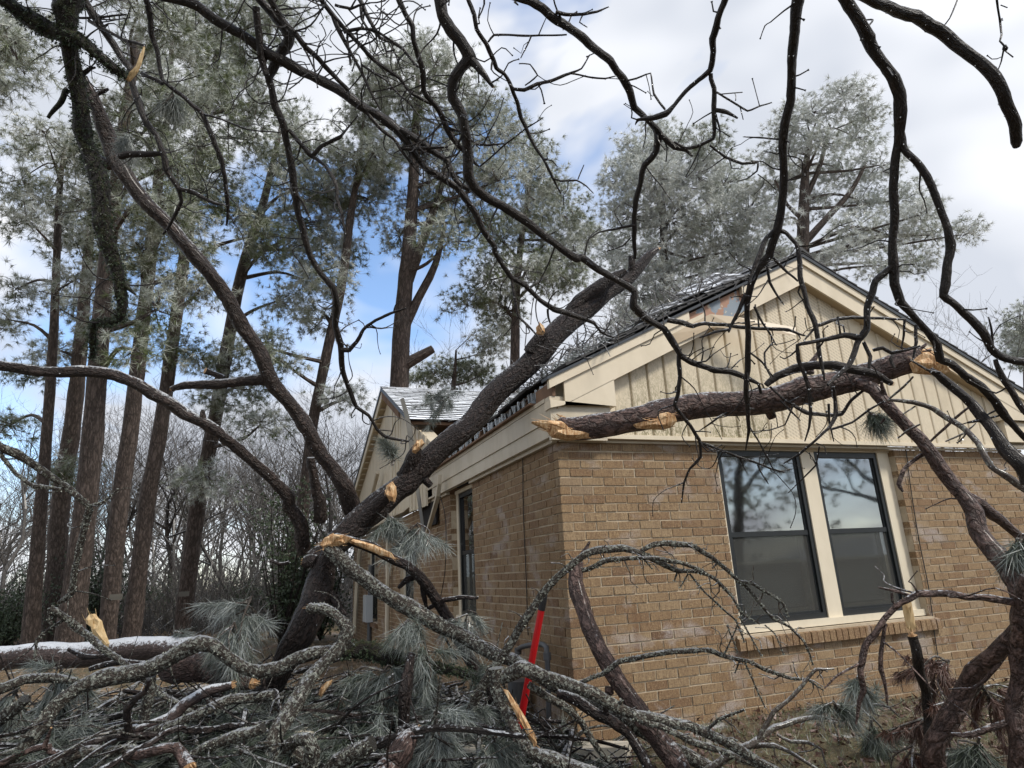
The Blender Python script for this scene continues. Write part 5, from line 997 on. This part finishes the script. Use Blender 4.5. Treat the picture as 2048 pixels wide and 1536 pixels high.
# the upright pale shard and other splinters
def shard(label, pxs, d, th, mat='pale_wood'):
    V = np.array([P(x, y, d) for x, y in pxs]); W = V+np.array([CF[0], CF[1], 0])*th; n = len(V); base = V.mean(0); b = MB()
    Vn = np.vstack([V, W]); bk = np.stack([(Vn-base)@CR, (Vn-base)@CF, (Vn-base)[:, 2]], 1)
    b.add(Vn, [[i, (i+1) % n, (i+1) % n+n, i+n] for i in range(n)], bk); cen = V.mean(0)-np.array([CF[0], CF[1], 0])*th*.5; mid = V*.55+cen*.45-np.array([CF[0], CF[1], 0])*th*.25+np.random.default_rng(n).normal(0, th*.16, V.shape); Vm = np.vstack([V, mid, cen]); bkm = np.stack([(Vm-base)@CR, (Vm-base)@CF, (Vm-base)[:, 2]], 1); b.add(Vm, [[i, (i+1) % n, n+(i+1) % n, n+i] for i in range(n)], bkm); b.add(Vm, [[n+i, n+(i+1) % n, 2*n] for i in range(n)], bkm); b.add(W, [list(range(n))[::-1]], bk[n:])
    g = np.random.default_rng(n+int(pxs[0][0])); ax = V-base; ax = ax[np.argmax(np.linalg.norm(ax, axis=1))]; sz = np.linalg.norm(ax); ax = ax/sz
    for q in range(16):
        i = int(g.integers(0, n)); sg = 1 if (V[i]-base)@ax > 0 else -1; spikes(b, V[i]*.9+base*.1, ax*sg+g.normal(0, .18, 3), th*.35, 1, sz*g.uniform(.2, .5), q)
    o = b.build('wood_shard', mat, None, base); tag(o, label, 'wood shard'); return o
shard('pale split shard standing on the snowy log', [(171, 1238), (178, 1229), (184, 1228), (190, 1236), (198, 1243), (201, 1256), (207, 1272), (213, 1288), (211, 1294), (196, 1292), (187, 1275), (182, 1258), (180, 1246), (172, 1247)], 5.9, .05)
shard('curved cream splinter dangling from the torn top left limb', [(250, 158), (262, 155), (273, 143), (281, 125), (286, 104), (288, 92), (284, 112), (279, 130), (270, 147), (258, 160)], 4.4, .015)
shard('small orange chip on the middle of the pile', [(637, 1390), (641, 1376), (652, 1364), (664, 1360), (661, 1369), (650, 1382), (643, 1393)], 4.4, .02, 'torn_wood')
shard('long torn orange strip below the red pole', [(1008, 1380), (1016, 1382), (1034, 1410), (1052, 1438), (1066, 1465), (1074, 1487), (1070, 1494), (1058, 1478), (1040, 1446), (1022, 1412)], 4.15, .03, 'torn_wood')
shard('bright orange break on the underside of the hanging log', [(1268, 848), (1296, 842), (1312, 838), (1320, 827), (1336, 824), (1350, 830), (1354, 842), (1346, 852), (1328, 857), (1300, 856), (1276, 854)], 4.62, .05, 'torn_wood')
shard('orange torn face at the left tip of the hanging log', [(1063, 843), (1090, 840), (1122, 842), (1140, 858), (1158, 868), (1190, 866), (1205, 868), (1180, 876), (1135, 878), (1104, 872), (1093, 858)], 4.86, .07, 'torn_wood')
shard('yellow torn heartwood at the right end of the hanging log', [(1828, 722), (1846, 706), (1866, 703), (1876, 714), (1890, 732), (1902, 742), (1886, 746), (1858, 744), (1836, 742)], 4.36, .06, 'torn_wood')
shard('orange broken knot low on the fallen trunk', [(772, 972), (784, 963), (790, 972), (792, 988), (788, 1003), (778, 1000), (771, 988)], 5.58, .05, 'torn_wood')
shard('orange scar on the fallen trunk near the roof', [(1072, 655), (1080, 645), (1088, 652), (1090, 664), (1084, 668), (1074, 666)], 6.4, .04, 'torn_wood')
shard('red torn knot where the fallen trunk meets the cross gable', [(826, 893), (834, 881), (844, 878), (848, 886), (838, 898), (830, 906), (824, 904)], 5.72, .04, 'torn_wood')
shard('orange torn crown on the black broken stem', [(640, 1090), (648, 1076), (664, 1068), (686, 1070), (704, 1076), (690, 1086), (672, 1092), (660, 1102), (648, 1098)], 5.1, .06, 'torn_wood')
shard('orange wood face of the split limb', [(690, 1074), (716, 1080), (750, 1090), (782, 1106), (790, 1118), (760, 1110), (730, 1098), (700, 1086)], 5.2, .03, 'torn_wood')
shard('pale pointed tip of the snapped stick below the window', [(1808, 1202), (1814, 1197), (1822, 1200), (1828, 1230), (1832, 1256), (1824, 1262), (1818, 1255), (1812, 1228)], 3.98, .03, 'pale_wood')
# ------------------------------------------------------------------ needle boughs
NB = 0
def bough(label, px, py, d, L, n, dirpx, seed, mat='needle_debris', fr=.45, nl=.16, nn=44, name='pine_bough', droop=.5, wid=.0040):
    """a short stem with n tufts of long needles; dirpx: the way it hangs in the picture"""
    global NB; NB += 1
    g = np.random.default_rng(seed); c = P(px, py, d); dv = (P(px+dirpx[0], py+dirpx[1], d)-c); dv /= np.linalg.norm(dv)+1e-9
    e = empty(name, c, label, 'pine bough', 'needle boughs in the storm debris'); mb = MB(); tips = []; drs = []
    for k in range(n):
        a = c+dv*L*g.uniform(0, .4); q = dv+g.normal(0, .55, 3); q /= np.linalg.norm(q); t_ = a+q*L*g.uniform(.35, 1); m_ = (a+t_)/2+g.normal(0, .03, 3)
        tube(mb, [(*a, .008), (*m_, .006), (*t_, .004)], 5, .06, .1, seed=k)
        for f_ in (.35, .5, .65, .8, 1.):
            tips.append(a+(t_-a)*f_); drs.append(q)
    tag(mb.build('stem', 'bark_branchlet', e, c), kind='stuff'); mb = MB(); tufts(mb, np.array(tips), np.array(drs), nl, nn, wid, .72, g, fr+g.normal(0, .1, len(tips)), droop*.9); tag(mb.build('needles', mat, e, c), kind='stuff')
    return e
BG = [('frosted needles hanging below the fallen trunk beside the side window', 836, 1045, 5.6, .35, 9, (0, 1)), ('needles drooping from the underside of the fallen trunk', 775, 1020, 5.7, .30, 7, (.2, 1)), ('thin needle spray on the upper side of the fallen trunk', 790, 925, 5.9, .2, 4, (-.3, -1)), ('frosted bough left of the black broken stem', 505, 1190, 5.1, .45, 10, (-.5, 1)), ('needles hanging under the left side of the black stem', 470, 1240, 5.0, .35, 8, (-.3, 1)),
      ('bough drooping in front of the lichen limb', 818, 1230, 4.8, .22, 5, (0, 1)), ('long needles hanging in the centre of the pile', 850, 1280, 4.7, .35, 8, (.1, 1)), ('big frosted needle bunch at the bottom centre', 868, 1420, 4.2, .35, 10, (.2, 1)), ('needle bunch below the torn orange strip', 985, 1470, 4.2, .30, 8, (.2, 1)), ('frosted needle tuft behind the snowy log', 350, 1262, 6.0, .25, 6, (.4, 1)),
      ('needle bunch on the far left of the pile', 40, 1375, 4.3, .35, 9, (-.5, .7)), ('grey needles before the snowy log at left', 120, 1320, 4.9, .4, 9, (.2, 1)), ('needles under the snaking branch at left', 150, 1430, 4.3, .4, 10, (.3, 1)), ('needles right of the lichen upright at left', 340, 1400, 4.5, .4, 9, (0, 1)), ('needle mass low at the left bottom', 60, 1500, 4.0, .4, 9, (.2, 1)), ('needles below the short reddish log', 420, 1390, 4.7, .45, 10, (.3, 1)), ('needles behind the bent lichen branch', 680, 1390, 4.7, .45, 10, (.2, 1)), ('needles right of the dark upright limb', 760, 1370, 4.6, .45, 10, (.3, 1)),
      ('needle bough in the dark hollow right of the pile centre', 930, 1400, 4.6, .4, 9, (0, 1)), ('needle spray low between the left branches', 240, 1480, 4.1, .4, 9, (.4, 1)), ('needle spray beside the reddish log end', 600, 1480, 4.1, .35, 7, (.3, 1)), ('tuft of green needles hanging under the log at the gable', 1735, 820, 4.35, .12, 4, (.5, 1)), ('green needles at the right edge below the leaning stem', 2045, 1065, 3.6, .18, 6, (-.2, 1)),
      ('green needles on the ground below the window', 1740, 1430, 4.6, .35, 9, (.2, 1)), ('hanging needle tuft on the curved branch below the window', 1716, 1345, 3.9, .12, 3, (0, 1)), ('green needle bunch between the trunks at lower right', 1960, 1470, 3.9, .3, 8, (-.2, 1)), ('needle tuft on the branch tip left of the ground vents', 1665, 1400, 4.3, .18, 4, (.6, 1)), ('drooping iced bough by the side window', 935, 1215, 5.4, .25, 6, (0, 1)), ('frosted bough lying on the snowy roof', 850, 780, 9.6, .5, 7, (.5, .3)), ('second frosted bough on the snowy roof', 905, 790, 9.4, .5, 6, (-.8, .5)),
      ('hanging frosted tuft amid the limbs at upper left', 345, 185, 4.7, .15, 4, (.1, 1)), ('brown frosted tuft below the leaning upper left limb', 255, 260, 5.2, .18, 4, (.2, 1)), ('needle bunch at the foot of the leaning log', 1180, 1500, 4.5, .3, 6, (0, 1)), ('needle bunch in the left corner shadow by the brick', 1120, 1450, 5.0, .3, 5, (0, 1)), ('bough trailing over the moss log', 780, 1320, 4.6, .3, 7, (-.4, 1)), ('needle spray under the broken stem', 560, 1400, 4.5, .35, 8, (0, 1))]
for k, (lab, px, py, d, L, n, dr) in enumerate(BG):
    grn = 'green' in lab; bough(lab, px, py, d, L, n, dr, 900+k, 'needle_debris', .12 if grn else .42 if 'frost' in lab or 'iced' in lab else .3)
# brown cedar sprays at lower right
for k, (lab, px, py, d, dr) in enumerate((('dead red brown cedar spray behind the slanting stem', 1880, 1400, 4.1, (-.3, 1)), ('brown cedar mass at the bottom right', 1830, 1480, 4.0, (-.2, 1)), ('lacy brown cedar sprig right of the slanting stem', 1960, 1360, 4.2, (.5, 1)), ('brown cedar frond arching beside the wall wire', 1900, 1320, 4.3, (-.8, .5)), ('dead cedar clump between the lower right stems', 1900, 1500, 4.0, (.2, 1)))):
    bough(lab, px, py, d, .34, 12, dr, 960+k, 'needle_brown', .12, .085, 46, 'cedar_spray', .9, .005)
# ------------------------------------------------------------------ uncountable litter of the pile
g = np.random.default_rng(71); mb = MB(); nd = MB()
def pile_h(x, y):                          # height of the heap over the ground
    c = np.array([-3.3, .5]); q = np.hypot((x-c[0])/3.6, (y-c[1])/2.5); return max(0., .66*(1-q**3))
for k in range(1900):
    px = g.uniform(-150, 1250); py = g.uniform(1330, 1640); q = P(px, py, g.uniform(3.9, 6.2)); h = pile_h(q[0], q[1])
    if q[0] > -.12 and q[1] > -.2: continue
    z = g.uniform(0, 1)**.7*max(h, .05); dv = g.normal(0, 1, 3); dv[2] *= .35; dv /= np.linalg.norm(dv); L = g.uniform(.15, .8); a = np.array([q[0], q[1], z]); r = g.uniform(.004, .012) if g.uniform() < .72 else g.uniform(.012, .03); L *= 1+25*max(r-.012, 0); dv[2] *= .2 if r > .011 else 1.
    m_ = a+dv*L*.5+g.normal(0, .05, 3)*L; b_ = a+dv*L+g.normal(0, .08, 3)*L
    if min(a[2], m_[2], b_[2]) < 0: m_[2] = max(m_[2], .02); b_[2] = max(b_[2], .01)
    if max(m_[0], b_[0]) > -.05 and max(a[1], b_[1]) > -.05: continue
    tube(mb, [(*a, r), (*m_, r*.8), (*b_, r*.5)], 6, .1, .1, seed=k, kink=.3, mi=k % 3)
tag(mb.build('twig_litter', ['bark_lichen', 'bark_dark', 'bark_fallen']), 'loose twigs heaped through the storm debris', 'debris', kind='stuff')
n = 5200; px = g.uniform(-200, 1180, n); py = g.uniform(1340, 1640, n); dd = g.uniform(3.9, 6.2, n); C_ = []; D_ = []
for x, y, d in zip(px, py, dd):
    q = P(x, y, d); h = pile_h(q[0], q[1])
    if q[0] > -.15 and q[1] > -.2: continue
    C_.append((q[0], q[1], g.uniform(0, 1)**.6*max(h-.06, .03))); D_.append(g.normal(0, 1, 3)*[1, 1, .4]+[0, 0, -.2])
tufts(nd, np.array(C_), np.array(D_), .17, 22, .0045, .55, g, g.uniform(.0, .36, len(C_)), .4)
tag(nd.build('needle_litter', 'needle_debris'), 'frosted pine needles heaped through the storm debris', 'debris', kind='stuff')
# leaf litter along the foot of the front wall
lf = MB(); n = 2600; x = g.uniform(-1.2, 6, n); y = g.uniform(-2.6, -.02, n); c = np.stack([x, y, gh(x, y)+g.uniform(.01, .05, n)], 1)
tufts(lf, c, g.normal(0, 1, (n, 3))*[1, 1, .25], .07, 2, .022, .5, g, g.uniform(0, .5, n)); tag(lf.build('leaf_litter', 'needle_brown'), 'brown leaf litter on the ground along the brick wall', 'leaf litter', kind='stuff')
gr = MB(); n = 3800; x = g.uniform(-1.5, 6, n); y = g.uniform(-2.6, -.02, n); c = np.stack([x, y, gh(x, y)], 1); tufts(gr, c, np.tile([0, 0, 1.], (n, 1)), .08, 4, .004, .5, g, g.uniform(0, .3, n))
tag(gr.build('grass', 'needle'), 'short winter grass by the brick wall', 'grass', kind='stuff')
ps = MB(); n = 7000; d_ = 5.2+22*g.uniform(0, 1, n)**1.6; x_ = g.uniform(-200, 760, n); q = np.array([P(a, 1290, b) for a, b in zip(x_, d_)]); ok = (q[:, 0] < -.1) | (q[:, 1] < -.1); q = q[ok]; q[:, 2] = gh(q[:, 0], q[:, 1])+g.uniform(.0, .05, len(q))
tufts(ps, q, g.normal(0, 1, q.shape)*[1, 1, .2], .14, 6, .008, .6, g, g.uniform(0, .6, len(q))); tag(ps.build('pine_straw', 'straw'), 'tan pine straw on the ground between the pile and the wood', 'pine straw', kind='stuff')
# debris on the wing roof: iced twigs and torn shingles
rt = MB(); rn = MB()
for k in range(620):
    t_ = g.uniform(0, .95)**1.2; y = g.uniform(-.22, 1.) if k % 2 else g.uniform(-.2, 3.5); p_ = wl(y, t_)+[0, 0, g.uniform(.02, .05+.10*(1-t_))]; dv = g.normal(0, 1, 3); dv[2] = abs(dv[2])*.3; dv /= np.linalg.norm(dv); L = g.uniform(.10, .38); m_ = p_+dv*L*.5+g.normal(0, .05, 3); tube(rt, [(*p_, .008), (*m_, .006), (*(p_+dv*L+g.normal(0, .08, 3)), .003)], 4, .08, .15, seed=k)
tag(rt.build('roof_twigs', 'bark_frosttwig'), 'iced twigs strewn over the left slope of the wing roof', 'debris', kind='stuff')
c = np.array([wl(g.uniform(-.2, 2.5), g.uniform(0, .5)**1.3)+[0, 0, g.uniform(.03, .1)] for _ in range(420)]); tufts(rn, c, g.normal(0, 1, c.shape)*[1, 1, .4], .11, 10, .004, .6, g, .55)
tag(rn.build('roof_needles', 'needle_debris'), 'frosted needles matted on the wing roof edge', 'debris', kind='stuff')
for k, (t_, y, a) in enumerate(((.60, -.22, .35), (.52, -.22, .25), (.68, -.23, .4), (.76, -.22, .2), (.45, -.22, .3), (.84, -.22, .25), (.56, -.21, .15), (.64, -.21, .2), (.38, -.22, .2), (.30, -.22, .12), (.91, -.22, .12), (.22, -.22, .1))):
    b = MB(); p_ = wl(y, t_); g2 = np.random.default_rng(k); dx = np.array([math.cos(.46), 0, math.sin(.46)]); nz_ = np.array([-math.sin(.46), 0, math.cos(.46)]); q = []
    for u, v, h in ((-.2, 0, .03), (.2, 0, .03), (.22, .5, .05+a*.4), (-.18, .5, .03+a*.4)): q.append(p_+dx*(u+g2.normal(0, .03))+np.array([0, v, 0])+nz_*(h+g2.uniform(0, a*.25)))
    q = np.array(q); b.add(np.vstack([q, q-nz_*.012]), [(0,1,2,3),(7,6,5,4),(0,4,5,1),(1,5,6,2),(2,6,7,3),(3,7,4,0)], np.vstack([q, q])); b.build('lifted_shingle', 'shingle', house)
# ------------------------------------------------------------------ red pole and fallen trim
a, b_ = P(1088, 1192, 4.75), P(1036, 1470, 4.65); dv = (b_-a)/np.linalg.norm(b_-a); end = a+dv*((a[2]-.02)/-dv[2]); c1 = a+dv*.09
e = empty('pole_tool', end, 'bright red pole with a black grip standing in the debris', 'pole'); mb = MB(); tube(mb, [(*c1, .0245), (*((c1+end)/2), .026), (*end, .027)], 16, .3, 0); mb.build('shaft', 'red_paint', e, end, smooth=True)
mb = MB(); tube(mb, [(*(a-dv*.03), .012), (*a, .025), (*(a+dv*.05), .027), (*(c1+dv*.012), .0262)], 16, .02, 0); mb.build('grip', 'rubber', e, end, smooth=True)
def trim_piece(label, pxs, d, th, z):
    V = np.array([P(x, y, dd) for (x, y), dd in zip(pxs, d)]); W = V-np.array([0, 0, th]); b = MB(); n = len(V); b.add(np.vstack([V, W]), [(0,1,2,3),(7,6,5,4),(0,4,5,1),(1,5,6,2),(2,6,7,3),(3,7,4,0)], np.vstack([V, W])); o = b.build('trim_piece', 'white_piece', None, V.mean(0)); tag(o, label, 'trim board'); return o
trim_piece('cream trim board lying at the foot of the brick corner', [(1122, 1498), (1250, 1494), (1262, 1482), (1150, 1480)], (4.95, 4.85, 5.05, 5.2), .09, 0)
trim_piece('cream siding scrap half buried in the pile', [(580, 1462), (632, 1474), (660, 1462), (600, 1452)], (4.3, 4.25, 4.5, 4.55), .05, 0)
trim_piece('small cream scrap under the needles at bottom centre', [(860, 1492), (960, 1502), (970, 1490), (880, 1484)], (4.35, 4.3, 4.45, 4.5), .02, 0)

#print('TRIS', sum(sum(len(p.vertices)-2 for p in o.data.polygons) if len(o.data.polygons) < 5000 else len(o.data.polygons)*2 for o in bpy.data.objects if o.type == 'MESH'))
